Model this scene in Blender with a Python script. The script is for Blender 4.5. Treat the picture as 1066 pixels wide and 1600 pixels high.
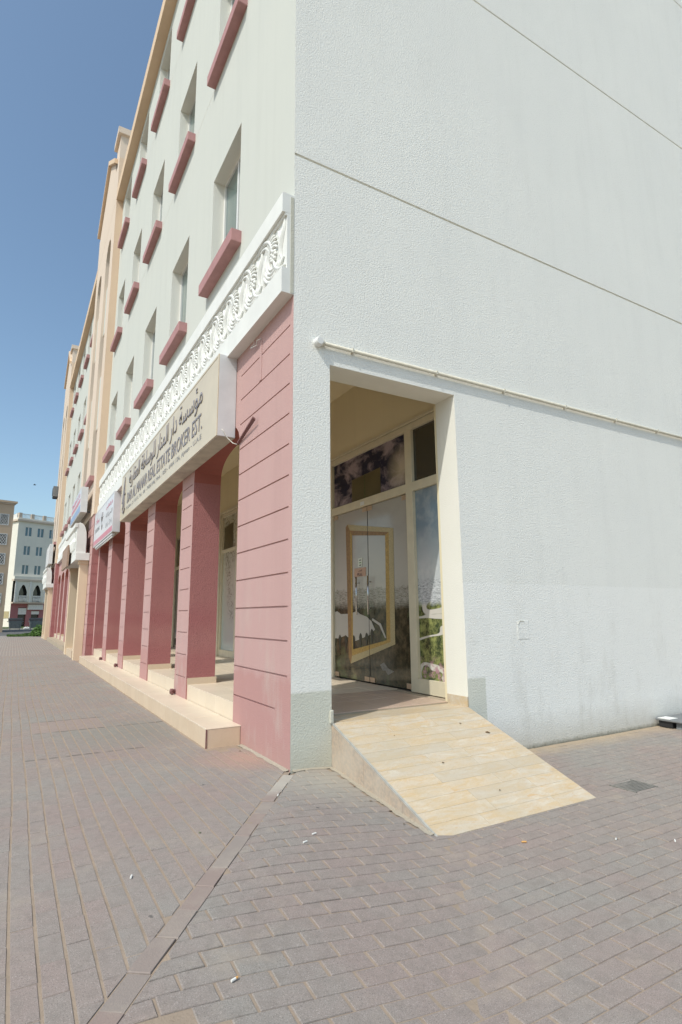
import bpy, math, random
from mathutils import Vector, Matrix
random.seed(7)
R = math.radians
S = bpy.context.scene
for o in list(bpy.data.objects): bpy.data.objects.remove(o)

# ------------------------------------------------------------------ camera
CAM = Vector((-2.46202, -5.28404, 1.5))
YAW, PITCH, ROLL = R(30.0724), R(10.4238), R(-0.4929)
fwd = Vector((math.sin(YAW)*math.cos(PITCH), math.cos(YAW)*math.cos(PITCH), math.sin(PITCH)))
rgt0 = Vector((math.cos(YAW), -math.sin(YAW), 0)); up0 = rgt0.cross(fwd)
rgt = math.cos(ROLL)*rgt0 + math.sin(ROLL)*up0
upv = -math.sin(ROLL)*rgt0 + math.cos(ROLL)*up0
cd = bpy.data.cameras.new('camera'); cam = bpy.data.objects.new('camera', cd)
S.collection.objects.link(cam); S.camera = cam
cd.sensor_fit = 'VERTICAL'; cd.sensor_height = 36; cd.lens = 872.808/1600*36
cd.clip_start = 0.05; cd.clip_end = 2000
cam.matrix_world = Matrix(((rgt.x, upv.x, -fwd.x, CAM.x), (rgt.y, upv.y, -fwd.y, CAM.y), (rgt.z, upv.z, -fwd.z, CAM.z), (0, 0, 0, 1)))
# ------------------------------------------------------------------ sky, sun, exposure
SUN_TO = Vector((-2.065, -0.92, 2.81)).normalized()
w = bpy.data.worlds.new('World'); S.world = w; w.use_nodes = True
nt = w.node_tree; nt.nodes.clear()
sk = nt.nodes.new('ShaderNodeTexSky'); sk.sky_type = 'NISHITA'; sk.sun_disc = False
sk.sun_elevation = math.asin(SUN_TO.z); sk.sun_rotation = math.atan2(SUN_TO.x, SUN_TO.y)
sk.altitude = 10; sk.air_density = 1.0; sk.dust_density = 2.1; sk.ozone_density = 1.3
bg = nt.nodes.new('ShaderNodeBackground'); bg.inputs[1].default_value = 0.15
wo = nt.nodes.new('ShaderNodeOutputWorld')
tn = nt.nodes.new('ShaderNodeMix'); tn.data_type = 'RGBA'; tn.blend_type = 'MULTIPLY'; tn.inputs[0].default_value = 1
tn.inputs[7].default_value = (.97, 1.05, 1.0, 1); nt.links.new(sk.outputs[0], tn.inputs[6])
nt.links.new(tn.outputs[2], bg.inputs[0]); nt.links.new(bg.outputs[0], wo.inputs[0])
sd = bpy.data.lights.new('sun', 'SUN'); sd.energy = 2.5; sd.angle = R(0.53); sd.color = (1.0, 0.972, 0.90)
sun = bpy.data.objects.new('sun', sd); S.collection.objects.link(sun)
sun.rotation_euler = SUN_TO.to_track_quat('Z', 'Y').to_euler(); sun.location = (-20, -9, 30)
S.view_settings.view_transform = 'Standard'; S.view_settings.look = 'None'
S.view_settings.exposure = 0.27; S.view_settings.gamma = 1.0
S.render.engine = 'CYCLES'
S.cycles.max_bounces = 7; S.cycles.diffuse_bounces = 4

# ------------------------------------------------------------------ material helpers
MATS = {}
def newmat(name):
    m = bpy.data.materials.new(name); m.use_nodes = True; m.node_tree.nodes.clear(); MATS[name] = m
    return m, m.node_tree
class NB:
    def __init__(s, nt): s.nt = nt
    def n(s, t, **k):
        nd = s.nt.nodes.new(t)
        for a, v in k.items():
            if a in ('inp',):
                for i, x in v.items(): s.set(nd, i, x)
            else: setattr(nd, a, v)
        return nd
    def set(s, nd, i, x):
        if isinstance(x, bpy.types.NodeSocket): s.nt.links.new(x, nd.inputs[i])
        else: nd.inputs[i].default_value = x
    def coord(s): return s.n('ShaderNodeTexCoord').outputs['Object']
    def pos(s): return s.n('ShaderNodeNewGeometry').outputs['Position']
    def noise(s, vec, scale, detail=4, rough=.55, dist=0):
        nd = s.n('ShaderNodeTexNoise'); s.set(nd, 'Vector', vec); s.set(nd, 'Scale', scale); s.set(nd, 'Detail', detail)
        s.set(nd, 'Roughness', rough); s.set(nd, 'Distortion', dist); return nd.outputs[0]
    def scale(s, vec, v):
        nd = s.n('ShaderNodeMapping'); s.set(nd, 'Vector', vec); nd.inputs['Scale'].default_value = v; return nd.outputs[0]
    def ramp(s, x, a, b, lo=0., hi=1.):
        nd = s.n('ShaderNodeMapRange'); nd.clamp = True
        for i, v in enumerate((x, a, b, lo, hi)): s.set(nd, i, v)
        return nd.outputs[0]
    def math(s, op, a, b=0.):
        nd = s.n('ShaderNodeMath', operation=op); s.set(nd, 0, a); s.set(nd, 1, b); return nd.outputs[0]
    def mix(s, f, a, b, mode='MIX'):
        nd = s.n('ShaderNodeMix', data_type='RGBA', blend_type=mode); nd.clamp_factor = True
        s.set(nd, 0, f)
        for i, c in ((6, a), (7, b)):
            if isinstance(c, bpy.types.NodeSocket): s.nt.links.new(c, nd.inputs[i])
            else: nd.inputs[i].default_value = (c[0], c[1], c[2], 1)
        return nd.outputs[2]
    def sep(s, vec): return s.n('ShaderNodeSeparateXYZ', inp={0: vec}).outputs
    def out(s, col, rough=.8, bump=None, bstr=.3, bdist=.01, metallic=0., spec=.4, coat=0., **k):
        p = s.n('ShaderNodeBsdfPrincipled')
        if isinstance(col, bpy.types.NodeSocket): s.nt.links.new(col, p.inputs['Base Color'])
        else: p.inputs['Base Color'].default_value = (*col, 1)
        s.set(p, 'Roughness', rough); s.set(p, 'Metallic', metallic); s.set(p, 'Specular IOR Level', spec); s.set(p, 'Coat Weight', coat)
        for a, v in k.items(): s.set(p, a, v)
        if bump is not None:
            b = s.n('ShaderNodeBump'); s.set(b, 'Strength', bstr); s.set(b, 'Distance', bdist); s.set(b, 'Height', bump)
            s.nt.links.new(b.outputs[0], p.inputs['Normal'])
        o = s.n('ShaderNodeOutputMaterial'); s.nt.links.new(p.outputs[0], o.inputs[0])

def stucco(name, col, col2=None, grain=110, bstr=.35, bdist=.012, bands=(), streak=.12, basedirt=0., rough=.9, blot=.5, speck=0., soft=.012):
    m, nt = newmat(name); b = NB(nt); c = b.coord()
    col2 = col2 or tuple(x*.86 for x in col)
    big = b.ramp(b.noise(c, .55, 5, .6), .35, .7)
    base = b.mix(b.math('MULTIPLY', big, blot), col, col2)
    st = b.ramp(b.noise(b.scale(c, (2.2, 2.2, .16)), 1.6, 4, .6), .5, .78)
    base = b.mix(b.math('MULTIPLY', st, streak), base, tuple(x*.62 for x in col))
    x, y, z = b.sep(c)
    edge = b.math('MULTIPLY', b.math('SUBTRACT', b.noise(c, 5 if soft > .05 else 14, 5, .6), .5), .03 if soft < .05 else .3)
    for (axis, lo, hi, zlo, zhi, bc, amt) in bands:
        v = {'x': x, 'y': y}[axis]
        zz = b.math('ADD', z, edge); vv = b.math('ADD', v, edge)
        f = b.math('MULTIPLY', b.ramp(zz, zhi-soft, zhi+soft, 1, 0), b.ramp(zz, zlo-soft, zlo+soft, 0, 1))
        f = b.math('MULTIPLY', f, b.math('MULTIPLY', b.ramp(vv, lo-.012, lo, 0, 1), b.ramp(vv, hi, hi+.012, 1, 0)))
        base = b.mix(b.math('MULTIPLY', f, amt), base, bc)
    if basedirt:
        dn = b.math('ADD', z, b.math('MULTIPLY', b.noise(c, 5, 5, .65), -.28))
        base = b.mix(b.math('MULTIPLY', b.ramp(dn, -.36, .12, 1, 0), basedirt), base, (.33, .29, .21))
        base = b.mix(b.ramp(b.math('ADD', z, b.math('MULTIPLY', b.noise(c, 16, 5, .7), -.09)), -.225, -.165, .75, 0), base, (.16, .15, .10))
        base = b.mix(b.math('MULTIPLY', b.ramp(z, .1, 2.2, 1, .15), b.ramp(b.noise(b.scale(c, (2, 2, .7)), 1.3, 6, .7), .52, .78, 0, .55)), base, (.52, .50, .44))
    g = b.noise(c, grain, 4, .65)
    if speck:
        base = b.mix(b.math('MULTIPLY', b.ramp(g, .56, .7), speck), base, tuple(x*.5 for x in col))
    fine = b.math('ADD', b.math('MULTIPLY', g, 1.), b.math('MULTIPLY', b.noise(c, 9, 3), .15))
    b.out(base, rough, fine, bstr, bdist, spec=.25)
    return m
def plain(name, col, rough=.5, metallic=0., var=.12, scale=6., bstr=0., bscale=60., spec=.4, coat=0.):
    m, nt = newmat(name); b = NB(nt); c = b.coord()
    f = b.ramp(b.noise(c, scale, 5, .6), .3, .75)
    base = b.mix(f, col, tuple(x*(1-var*2) for x in col))
    if bstr: b.out(base, rough, b.noise(c, bscale, 4, .6), bstr, .006, metallic=metallic, spec=spec, coat=coat)
    else: b.out(base, rough, metallic=metallic, spec=spec, coat=coat)
    return m

WHITE = (.80, .805, .77)
stucco('stucco_front', (.56, .572, .525), (.53, .545, .505), grain=70, bstr=.14, streak=.14)
stucco('stucco_side', (.83, .83, .785), (.765, .77, .735), grain=50, bstr=.7, bdist=.016, streak=.09, speck=.35, basedirt=.55,
       bands=[('x', 2.20, 20, -.3, 1.88, (.875, .875, .84), .6), ('x', -1, .47, -.3, .73, (.58, .585, .50), .9), ('x', 2.20, 2.62, -.3, .73, (.60, .61, .53), .8)])
stucco('stucco_reveal', (.77, .76, .70), (.70, .70, .63), grain=60, bstr=.3)
stucco('peach', (.68, .52, .38), (.65, .49, .36), grain=60, bstr=.15, streak=.1)
stucco('peach_light', (.66, .55, .45), (.63, .52, .42), grain=60, bstr=.12, streak=.1)
stucco('fascia_tan', (.66, .50, .35), (.60, .45, .31), grain=60, bstr=.12, streak=.1)
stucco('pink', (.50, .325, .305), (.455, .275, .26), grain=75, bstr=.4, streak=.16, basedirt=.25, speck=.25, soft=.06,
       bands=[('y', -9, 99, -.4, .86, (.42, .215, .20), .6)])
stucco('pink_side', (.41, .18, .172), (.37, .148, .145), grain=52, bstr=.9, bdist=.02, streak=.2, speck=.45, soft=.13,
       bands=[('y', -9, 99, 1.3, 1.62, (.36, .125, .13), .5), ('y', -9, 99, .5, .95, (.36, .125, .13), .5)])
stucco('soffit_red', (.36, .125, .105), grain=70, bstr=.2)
stucco('arcade_wall', (.74, .66, .46), (.70, .62, .43), grain=60, bstr=.15)
stucco('far_white', (.74, .71, .62), grain=20, bstr=.05)
stucco('far_beige', (.56, .42, .29), grain=20, bstr=.05)
stucco('mortar', (.40, .355, .285), (.33, .29, .22), grain=50, bstr=.7, speck=.4)
stucco('cement', (.56, .55, .47), (.45, .44, .37), grain=60, bstr=.6)
stucco('yellow_column', (.72, .58, .42), (.66, .52, .37), grain=60, bstr=.12, streak=.2)
plain('white_gypsum', (.76, .765, .73), .6, var=.05, scale=3, bstr=.08, bscale=40)
plain('pink_sill', (.44, .235, .23), .75, var=.1, scale=5, bstr=.2, bscale=90)
plain('alu_frame', (.66, .60, .45), .45, var=.06, spec=.4)
plain('alu_white', (.76, .76, .74), .4, var=.05)
plain('steel', (.62, .62, .62), .22, 1., var=.1)
plain('grate_grey', (.235, .225, .20), .9, var=.2, scale=20)
plain('brass', (.55, .40, .27), .4, .4, var=.1)
plain('dark', (.02, .018, .016), .5, var=.1)
plain('grey_plastic', (.20, .21, .215), .5, var=.15)
plain('black_plastic', (.025, .026, .028), .5, var=.15)
plain('card_white', (.78, .78, .75), .7, var=.06)
plain('pipe_cream', (.66, .63, .53), .5, var=.1, scale=12)
plain('rust_pink', (.22, .10, .095), .8, var=.2, scale=20, bstr=.5)
plain('sign_cream', (.64, .555, .41), .4, var=.07, scale=1.6, coat=.2)
plain('sign_metal', (.67, .68, .69), .35, var=.08, scale=3, spec=.5)
plain('sign_white', (.72, .73, .76), .35, var=.06, scale=2, coat=.2)
plain('sign_under', (.58, .54, .46), .6, var=.2, scale=3)
plain('letter_blue', (.25, .235, .25), .5, var=.1)
plain('letter_grey', (.30, .30, .31), .5, var=.1)
plain('letter_pink', (.55, .16, .24), .5, var=.05)
plain('pink_band', (.60, .25, .31), .45, var=.08)
plain('brown_sign', (.40, .27, .20), .5, var=.12)
plain('blue_band', (.30, .42, .62), .45, var=.1)
plain('tube_white', (.85, .88, .87), .3, var=.02)
plain('wire', (.70, .68, .62), .6, var=.05)
plain('galvanised_pale', (.48, .47, .43), .5, .1, var=.15, scale=12)
plain('galvanised', (.33, .36, .355), .55, .0, var=.25, scale=3)
plain('butt_white', (.75, .74, .70), .8, var=.05)
plain('butt_orange', (.70, .38, .12), .8, var=.1)
plain('leaf_dry', (.20, .125, .06), .85, var=.3, scale=60)
plain('leaf_green', (.10, .20, .035), .6, var=.3, scale=3)
plain('stem', (.12, .08, .04), .8)
plain('far_pink', (.36, .15, .155), .85, var=.1, scale=.5)
plain('far_trim', (.62, .52, .42), .8, var=.08, scale=.5)
plain('screen_white', (.75, .74, .70), .7)
plain('red_paint', (.5, .03, .04), .5)
plain('feather', (.05, .05, .055), .8)
plain('gold_print', (.52, .34, .09), .35, var=.25, scale=38, coat=.1)
plain('gold_dark', (.33, .19, .07), .35, var=.2, scale=18, coat=.1)
plain('gold_pale', (.58, .48, .26), .35, var=.3, scale=90, coat=.1)
plain('print_white', (.46, .44, .39), .3, var=.03, scale=2, coat=.1)
plain('print_grey', (.26, .25, .22), .3, var=.3, scale=40, coat=.1)
plain('print_dark', (.045, .05, .032), .3, var=.2, scale=30, coat=.1)
plain('print_green', (.09, .12, .045), .3, var=.3, scale=20, coat=.1)
plain('print_olive', (.115, .095, .045), .3, var=.15, scale=2, coat=.1)
plain('notice_brown', (.52, .34, .24), .5, var=.05)
plain('notice_pale', (.70, .74, .64), .6, var=.04)
plain('ink', (.03, .03, .04), .6)
plain('ink_green', (.10, .25, .12), .6)
plain('grass', (.10, .15, .04), .9, var=.3, scale=2)

def glass_mat(name, col, var=.3):
    m, nt = newmat(name); b = NB(nt); c = b.coord()
    f = b.ramp(b.noise(c, .9, 3), .35, .7)
    base = b.mix(f, col, tuple(x*(1-var) for x in col))
    b.out(base, .06, b.noise(c, 1.4, 2), .05, .02, spec=.8, coat=.6)
glass_mat('glass_teal', (.10, .17, .165)); glass_mat('glass_far', (.07, .15, .19)); glass_mat('glass_dark', (.03, .032, .03))

def tile_mat(name, col, col2, vein=(.5, .35, .25), rough=.25, veinamt=.25, sc=3.):
    m, nt = newmat(name); b = NB(nt); c = b.pos()
    f = b.ramp(b.noise(c, sc, 6, .6, .6), .3, .72)
    oi = b.n('ShaderNodeObjectInfo').outputs['Random']
    base = b.mix(f, col, col2)
    base = b.mix(b.ramp(oi, 0, 1, 0, .28), base, tuple(x*.78 for x in col2))
    v = b.ramp(b.math('ABSOLUTE', b.math('SUBTRACT', b.noise(c, sc*1.7, 6, .65, 1.2), .5)), 0., .035, 1, 0)
    base = b.mix(b.math('MULTIPLY', v, veinamt), base, vein)
    dust = b.ramp(b.noise(c, 1.2, 6, .7), .45, .75)
    base = b.mix(b.math('MULTIPLY', dust, .12), base, (.55, .48, .38))
    b.out(base, b.ramp(dust, 0, 1, rough+.12, rough+.2), b.noise(c, 40, 4), .05, .004, spec=.45)
tile_mat('tile_cream', (.70, .60, .47), (.67, .565, .435), veinamt=.04)
tile_mat('tile_riser', (.66, .53, .39), (.61, .475, .34), veinamt=.15, rough=.4)
tile_mat('tile_floor', (.56, .42, .33), (.50, .37, .28), veinamt=.15, rough=.22)
tile_mat('grout', (.42, .35, .26), (.36, .30, .22), rough=.9)
# yellow banded granite of the ramp
m, nt = newmat('granite'); b = NB(nt); c = b.pos(); oi = b.n('ShaderNodeObjectInfo').outputs['Random']
off = b.n('ShaderNodeCombineXYZ', inp={2: b.math('MULTIPLY', oi, 37.)}).outputs[0]
cc = b.n('ShaderNodeVectorMath', operation='ADD', inp={0: b.scale(c, (1.3, 4.2, 4.2)), 1: off}).outputs[0]
f = b.ramp(b.noise(cc, 2.2, 7, .62, .9), .40, .60)
base = b.mix(f, (.555, .42, .255), (.56, .49, .395))
base = b.mix(b.ramp(b.noise(cc, 5, 6, .7, 1.5), .55, .72), base, (.55, .345, .16))
base = b.mix(b.ramp(b.noise(cc, 3, 6, .7, .6), .52, .66, 0, .8), base, (.63, .59, .51))
base = b.mix(b.ramp(b.noise(c, 110, 2, .7), .55, .70, 0, .6), base, (.33, .25, .16))
base = b.mix(b.ramp(oi, 0, .5, .6, 0), base, (.44, .38, .29)); base = b.mix(b.ramp(oi, .6, 1, 0, .28), base, (.56, .40, .21))
base = b.mix(b.ramp(b.noise(c, 1.7, 6, .7), .42, .72, 0, .6), base, (.44, .385, .29))
b.out(base, .5, b.noise(c, 90, 5, .7), .12, .005, spec=.35)
m, nt = newmat('granite_side'); b = NB(nt); c = b.pos()
base = b.mix(b.ramp(b.noise(c, 24, 6, .75), .42, .62), (.46, .36, .27), (.29, .24, .20))
base = b.mix(b.ramp(b.noise(c, 3, 5, .7), .4, .7, 0, .6), base, (.52, .46, .38))
b.out(base, .6, b.noise(c, 80, 5, .7), .2, .006)

# paving bricks, sand, asphalt
def brick_colour(b, c, rnd):
    col = b.mix(b.ramp(rnd, 0, 1), (.284, .226, .202), (.268, .230, .206))
    col = b.mix(b.ramp(b.math('FRACT', b.math('MULTIPLY', rnd, 7.13)), .6, 1., 0, .35), col, (.305, .222, .20))
    col = b.mix(b.ramp(b.noise(c, .8, 5, .6), .42, .66, 0, .75), col, (.262, .258, .232))
    col = b.mix(b.ramp(b.noise(c, 190, 2, .8), .54, .68, 0, .7), col, (.46, .42, .385))
    col = b.mix(b.ramp(b.noise(c, 150, 2, .8), .54, .70, 0, .75), col, (.12, .10, .09))
    col = b.mix(b.ramp(b.noise(c, 14, 5, .7), .46, .68, 0, .45), col, (.19, .165, .145))
    vo = b.n('ShaderNodeTexVoronoi'); b.set(vo, 'Vector', c); b.set(vo, 'Scale', 2.1)
    wob = b.math('ADD', vo.outputs['Distance'], b.math('MULTIPLY', b.noise(c, 60, 3), .05))
    col = b.mix(b.ramp(wob, .052, .064, .75, 0), col, (.075, .073, .07))       # chewing gum and oil spots
    col = b.mix(b.ramp(b.noise(c, 2.2, 6, .7), .54, .76, 0, .5), col, (.40, .335, .265))   # blown sand
    x, y, z = b.sep(c)
    nz = b.math('MULTIPLY', b.math('SUBTRACT', b.noise(c, 3.5, 5, .65), .5), .5)
    foot = b.math('MULTIPLY', b.ramp(b.math('ADD', y, nz), -.42, -.05), b.ramp(x, 2.3, 2.6))
    col = b.mix(b.math('MULTIPLY', foot, .8), col, (.42, .33, .225))          # drifted sand at the wall foot
    def blob(cx, cy, r0, r1, colr, amt):
        dd = b.n('ShaderNodeVectorMath', operation='DISTANCE', inp={0: c}); dd.inputs[1].default_value = (cx, cy, 0)
        return b.mix(b.ramp(b.math('ADD', dd.outputs['Value'], nz), r0, r1, amt, 0), col, colr)
    col = blob(-.18, .75, .1, .6, (.40, .255, .20), .75)                      # spilt pink paint wash
    col = blob(.25, -.35, .1, .75, (.36, .325, .27), .75)                     # mortar wash beside the ramp
    col = blob(-.9, 2.9, .2, 1.3, (.215, .21, .18), .6)
    inx = b.math('MULTIPLY', b.ramp(x, -2.13, -2.10), b.ramp(x, -1.26, -1.22, 1, 0)); iny = b.math('MULTIPLY', b.ramp(y, 3.40, 3.43), b.ramp(y, 4.26, 4.3, 1, 0))
    col = b.mix(b.math('MULTIPLY', b.math('MULTIPLY', inx, iny), .45), col, (.32, .235, .205))   # relaid pinker bricks over a manhole
    for ya, xa, xb in ((3.40, -2.15, -.4), (4.29, -2.15, -1.2), (1.86, -2.3, -1.0), (9.35, -2.3, -.5), (10.2, -2.2, -.45), (14.4, -2.3, -.4)):
        ln = b.math('MULTIPLY', b.ramp(b.math('ABSOLUTE', b.math('SUBTRACT', y, ya)), .012, .035, 1, 0), b.math('MULTIPLY', b.ramp(x, xa, xa+.05), b.ramp(x, xb, xb+.05, 1, 0)))
        col = b.mix(b.math('MULTIPLY', b.math('MULTIPLY', ln, b.ramp(b.noise(c, 6, 3), .35, .6)), .75), col, (.09, .075, .06))
    return col
m, nt = newmat('brick_single'); b = NB(nt); c = b.pos()
b.out(brick_colour(b, c, b.n('ShaderNodeObjectInfo').outputs['Random']), .88, b.noise(c, 120, 4, .75), .35, .006, spec=.3)
m, nt = newmat('brick_mass'); b = NB(nt); c = b.pos()
at = b.n('ShaderNodeAttribute'); at.attribute_name = 'tint'
b.out(brick_colour(b, c, at.outputs['Fac']), .88, b.noise(c, 120, 4, .75), .35, .006, spec=.3)
m, nt = newmat('brick_far'); b = NB(nt); c = b.pos()
x, y, z = b.sep(c)
line = b.ramp(b.math('ABSOLUTE', b.math('SUBTRACT', b.math('FRACT', b.math('DIVIDE', x, .112)), .5)), .40, .46)
col = b.mix(b.math('MULTIPLY', line, .6), brick_colour(b, c, b.noise(c, 5, 2)), (.45, .385, .31))
b.out(col, .9, spec=.25)
m, nt = newmat('joint_sand'); b = NB(nt); c = b.pos()
col = b.mix(b.ramp(b.noise(c, 3, 6, .7), .35, .7), (.355, .28, .215), (.275, .222, .172))
col = b.mix(b.ramp(b.noise(c, 60, 3, .8), .55, .7, 0, .6), col, (.22, .17, .12))
b.out(col, .95, b.noise(c, 90, 4), .5, .006, spec=.1)
m, nt = newmat('asphalt'); b = NB(nt); c = b.pos()
b.out(b.mix(b.ramp(b.noise(c, .3, 5), .3, .7), (.10, .10, .10), (.14, .137, .13)), .9, b.noise(c, 60, 3), .2, .01)
m, nt = newmat('sand_ground'); b = NB(nt); c = b.pos()
b.out(b.mix(b.ramp(b.noise(c, .05, 5), .3, .7), (.36, .30, .22), (.30, .25, .18)), .95)
m, nt = newmat('border_concrete'); b = NB(nt); c = b.pos(); oi = b.n('ShaderNodeObjectInfo').outputs['Random']
col = b.mix(b.ramp(oi, 0, 1), (.285, .222, .195), (.272, .235, .21))
x, y, z = b.sep(c)
col = b.mix(b.ramp(b.math('ADD', y, b.math('MULTIPLY', b.noise(c, 9, 4), .2)), -.55, -.3, 0, .85), col, (.43, .40, .345))
col = b.mix(b.ramp(b.noise(c, 4, 6, .7), .45, .75, 0, .7), col, (.36, .31, .26))
b.out(col, .9, b.noise(c, 70, 5, .75), .5, .008, spec=.2)
# printed film on the shop glass (flat print)
m, nt = newmat('print_city'); b = NB(nt); c = b.coord(); x, y, z = b.sep(c)
sky = b.mix(b.ramp(z, 1.9, 3.25), (.50, .475, .42), (.40, .385, .35))
sky = b.mix(b.ramp(b.noise(b.scale(c, (1, .9, 1.6)), 1.7, 6, .6), .5, .68, 0, .2), sky, (.27, .26, .24))
zz = b.math('ADD', z, b.math('MULTIPLY', b.math('SUBTRACT', b.noise(c, 7, 6, .75), .5), .22))
streak = b.ramp(b.noise(b.scale(c, (1, 5, 30)), 2.0, 6, .8), .36, .56)
land = b.mix(streak, (.15, .145, .11), (.44, .42, .365))
g = b.mix(b.ramp(b.noise(c, 6, 7, .75), .42, .66), (.035, .036, .02), (.13, .105, .06))
g = b.mix(b.ramp(b.noise(c, 2.3, 4, .6), .52, .66, 0, .6), g, (.11, .15, .06))
col = b.mix(b.ramp(zz, 1.90, 1.93), land, sky); col = b.mix(b.ramp(zz, 1.58, 1.72), g, col)
b.out(col, .12, spec=.4, coat=.12)
m, nt = newmat('print_park'); b = NB(nt); c = b.coord(); x, y, z = b.sep(c)
sky = b.mix(b.ramp(z, 1.95, 2.75), (.66, .67, .67), (.20, .27, .33))
sky = b.mix(b.ramp(b.noise(c, 3.2, 6, .6), .45, .65, 0, .8), sky, (.40, .45, .48))
town = b.mix(b.ramp(b.noise(b.scale(c, (1, 9, 40)), 2.2, 6, .85), .40, .56), (.20, .22, .24), (.64, .67, .70))
gr = b.mix(b.ramp(b.noise(c, 9, 7, .75), .42, .62), (.035, .055, .02), (.30, .33, .11))
gr = b.mix(b.ramp(b.math('ABSOLUTE', b.math('SUBTRACT', b.noise(b.scale(c, (1, 1, 2.6)), 1.5, 1, .4), .5)), .03, .04, 1, 0), gr, (.62, .60, .54))
gr = b.mix(b.math('MULTIPLY', b.ramp(z, .75, .95, 1, 0), b.ramp(b.noise(c, 12, 5, .7), .5, .6)), gr, (.42, .24, .27))
zz = b.math('ADD', z, b.math('MULTIPLY', b.math('SUBTRACT', b.noise(c, 8, 6, .75), .5), .12))
col = b.mix(b.ramp(zz, 1.95, 2.0), town, sky); col = b.mix(b.ramp(zz, 1.60, 1.68), gr, col)
b.out(col, .12, spec=.4, coat=.12)
m, nt = newmat('print_sky_dark'); b = NB(nt); c = b.coord()
cl = b.ramp(b.noise(b.scale(c, (1, 1, 1.5)), 1.9, 7, .62, .5), .47, .62)
col = b.mix(cl, (.016, .018, .045), (.33, .27, .30))
dd = b.n('ShaderNodeVectorMath', operation='DISTANCE', inp={0: c}); dd.inputs[1].default_value = (2.52, 1.465, 3.718)
col = b.mix(b.ramp(dd.outputs['Value'], .02, .42, .75, 0), col, (.58, .50, .36))
b.out(col, .25, spec=.25)
m, nt = newmat('print_sketch'); b = NB(nt); c = b.coord(); x, y, z = b.sep(c)
pale = b.mix(b.ramp(z, .6, 2.6), (.36, .45, .46), (.56, .55, .45))
blk = b.ramp(b.noise(c, 8, 7, .85, 1.), .50, .56)
reg = b.ramp(b.math('ABSOLUTE', b.math('SUBTRACT', b.math('SUBTRACT', y, 9.35), b.math('MULTIPLY', b.math('SUBTRACT', z, 2.3), .30))), .0, .42, .9, 0)
reg = b.math('MAXIMUM', b.math('MULTIPLY', reg, b.ramp(z, 1.2, 1.6)), b.ramp(z, 2.7, 3.1, 0, .8))
col = b.mix(b.math('MULTIPLY', blk, reg), pale, (.10, .09, .06))
b.out(col, .12, spec=.6, coat=.4)

# ------------------------------------------------------------------ mesh helpers
COL = S.collection
class MB:
    def __init__(s): s.v = []; s.f = []; s.m = []; s.cur = 0
    def quad(s, *p):
        i = len(s.v); s.v += [tuple(q) for q in p]; s.f.append(tuple(range(i, i+len(p)))); s.m.append(s.cur); return s
    def box(s, x0, x1, y0, y1, z0, z1):
        i = len(s.v)
        s.v += [(x0, y0, z0), (x1, y0, z0), (x1, y1, z0), (x0, y1, z0), (x0, y0, z1), (x1, y0, z1), (x1, y1, z1), (x0, y1, z1)]
        for f in ((3, 2, 1, 0), (4, 5, 6, 7), (0, 1, 5, 4), (1, 2, 6, 5), (2, 3, 7, 6), (3, 0, 4, 7)):
            s.f.append(tuple(i+k for k in f)); s.m.append(s.cur)
        return s
    def prism(s, poly, ext):           # poly: 3-D points, ext: vector
        n = len(poly); i = len(s.v); e = Vector(ext)
        s.v += [tuple(p) for p in poly] + [tuple(Vector(p)+e) for p in poly]
        s.f.append(tuple(range(i, i+n))); s.f.append(tuple(reversed(range(i+n, i+2*n)))); s.m += [s.cur]*2
        for k in range(n):
            a, b2 = i+k, i+(k+1) % n; s.f.append((b2, a, a+n, b2+n)); s.m.append(s.cur)
        return s
    def tube(s, pts, r, seg=8, cap=True):
        pts = [Vector(p) for p in pts]; rs = r if isinstance(r, (list, tuple)) else [r]*len(pts); base = len(s.v); prev = None
        for k, p in enumerate(pts):
            t = (pts[min(k+1, len(pts)-1)]-pts[max(k-1, 0)]).normalized()
            if prev is None: a = t.orthogonal().normalized()
            else: a = (prev - t*prev.dot(t)).normalized()
            prev = a; b2 = t.cross(a)
            for j in range(seg):
                an = 2*math.pi*j/seg; s.v.append(tuple(p+(a*math.cos(an)+b2*math.sin(an))*rs[k]))
        for k in range(len(pts)-1):
            for j in range(seg):
                s.f.append((base+k*seg+j, base+k*seg+(j+1) % seg, base+(k+1)*seg+(j+1) % seg, base+(k+1)*seg+j)); s.m.append(s.cur)
        if cap:
            s.f.append(tuple(base+j for j in reversed(range(seg)))); s.m.append(s.cur)
            e = base+(len(pts)-1)*seg; s.f.append(tuple(e+j for j in range(seg))); s.m.append(s.cur)
        return s
    def build(s, name, mats, parent=None, smooth=False, bevel=0., loc=None, kind=None):
        me = bpy.data.meshes.new(name); me.from_pydata(s.v, [], s.f); me.update()
        mats = mats if isinstance(mats, (list, tuple)) else [mats]
        for mm in mats: me.materials.append(MATS[mm])
        if len(mats) > 1: me.polygons.foreach_set('material_index', s.m)
        if smooth: me.polygons.foreach_set('use_smooth', [True]*len(me.polygons))
        return put(name, me, parent, bevel, loc, kind)
def put(name, me, parent=None, bevel=0., loc=None, kind=None):
    o = bpy.data.objects.new(name, me); COL.objects.link(o)
    if parent is not None: o.parent = parent
    if loc is not None: o.location = loc
    if bevel:
        mo = o.modifiers.new('bevel', 'BEVEL'); mo.width = bevel; mo.segments = 2; mo.limit_method = 'ANGLE'
    if kind: o['kind'] = kind
    return o
def empty(name, loc=(0, 0, 0)):
    o = bpy.data.objects.new(name, None); COL.objects.link(o); o.location = loc; return o
def tag(o, label, cat=None, group=None, kind=None):
    o['label'] = label
    if cat: o['category'] = cat
    if group: o['group'] = group
    if kind: o['kind'] = kind
    return o
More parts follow.
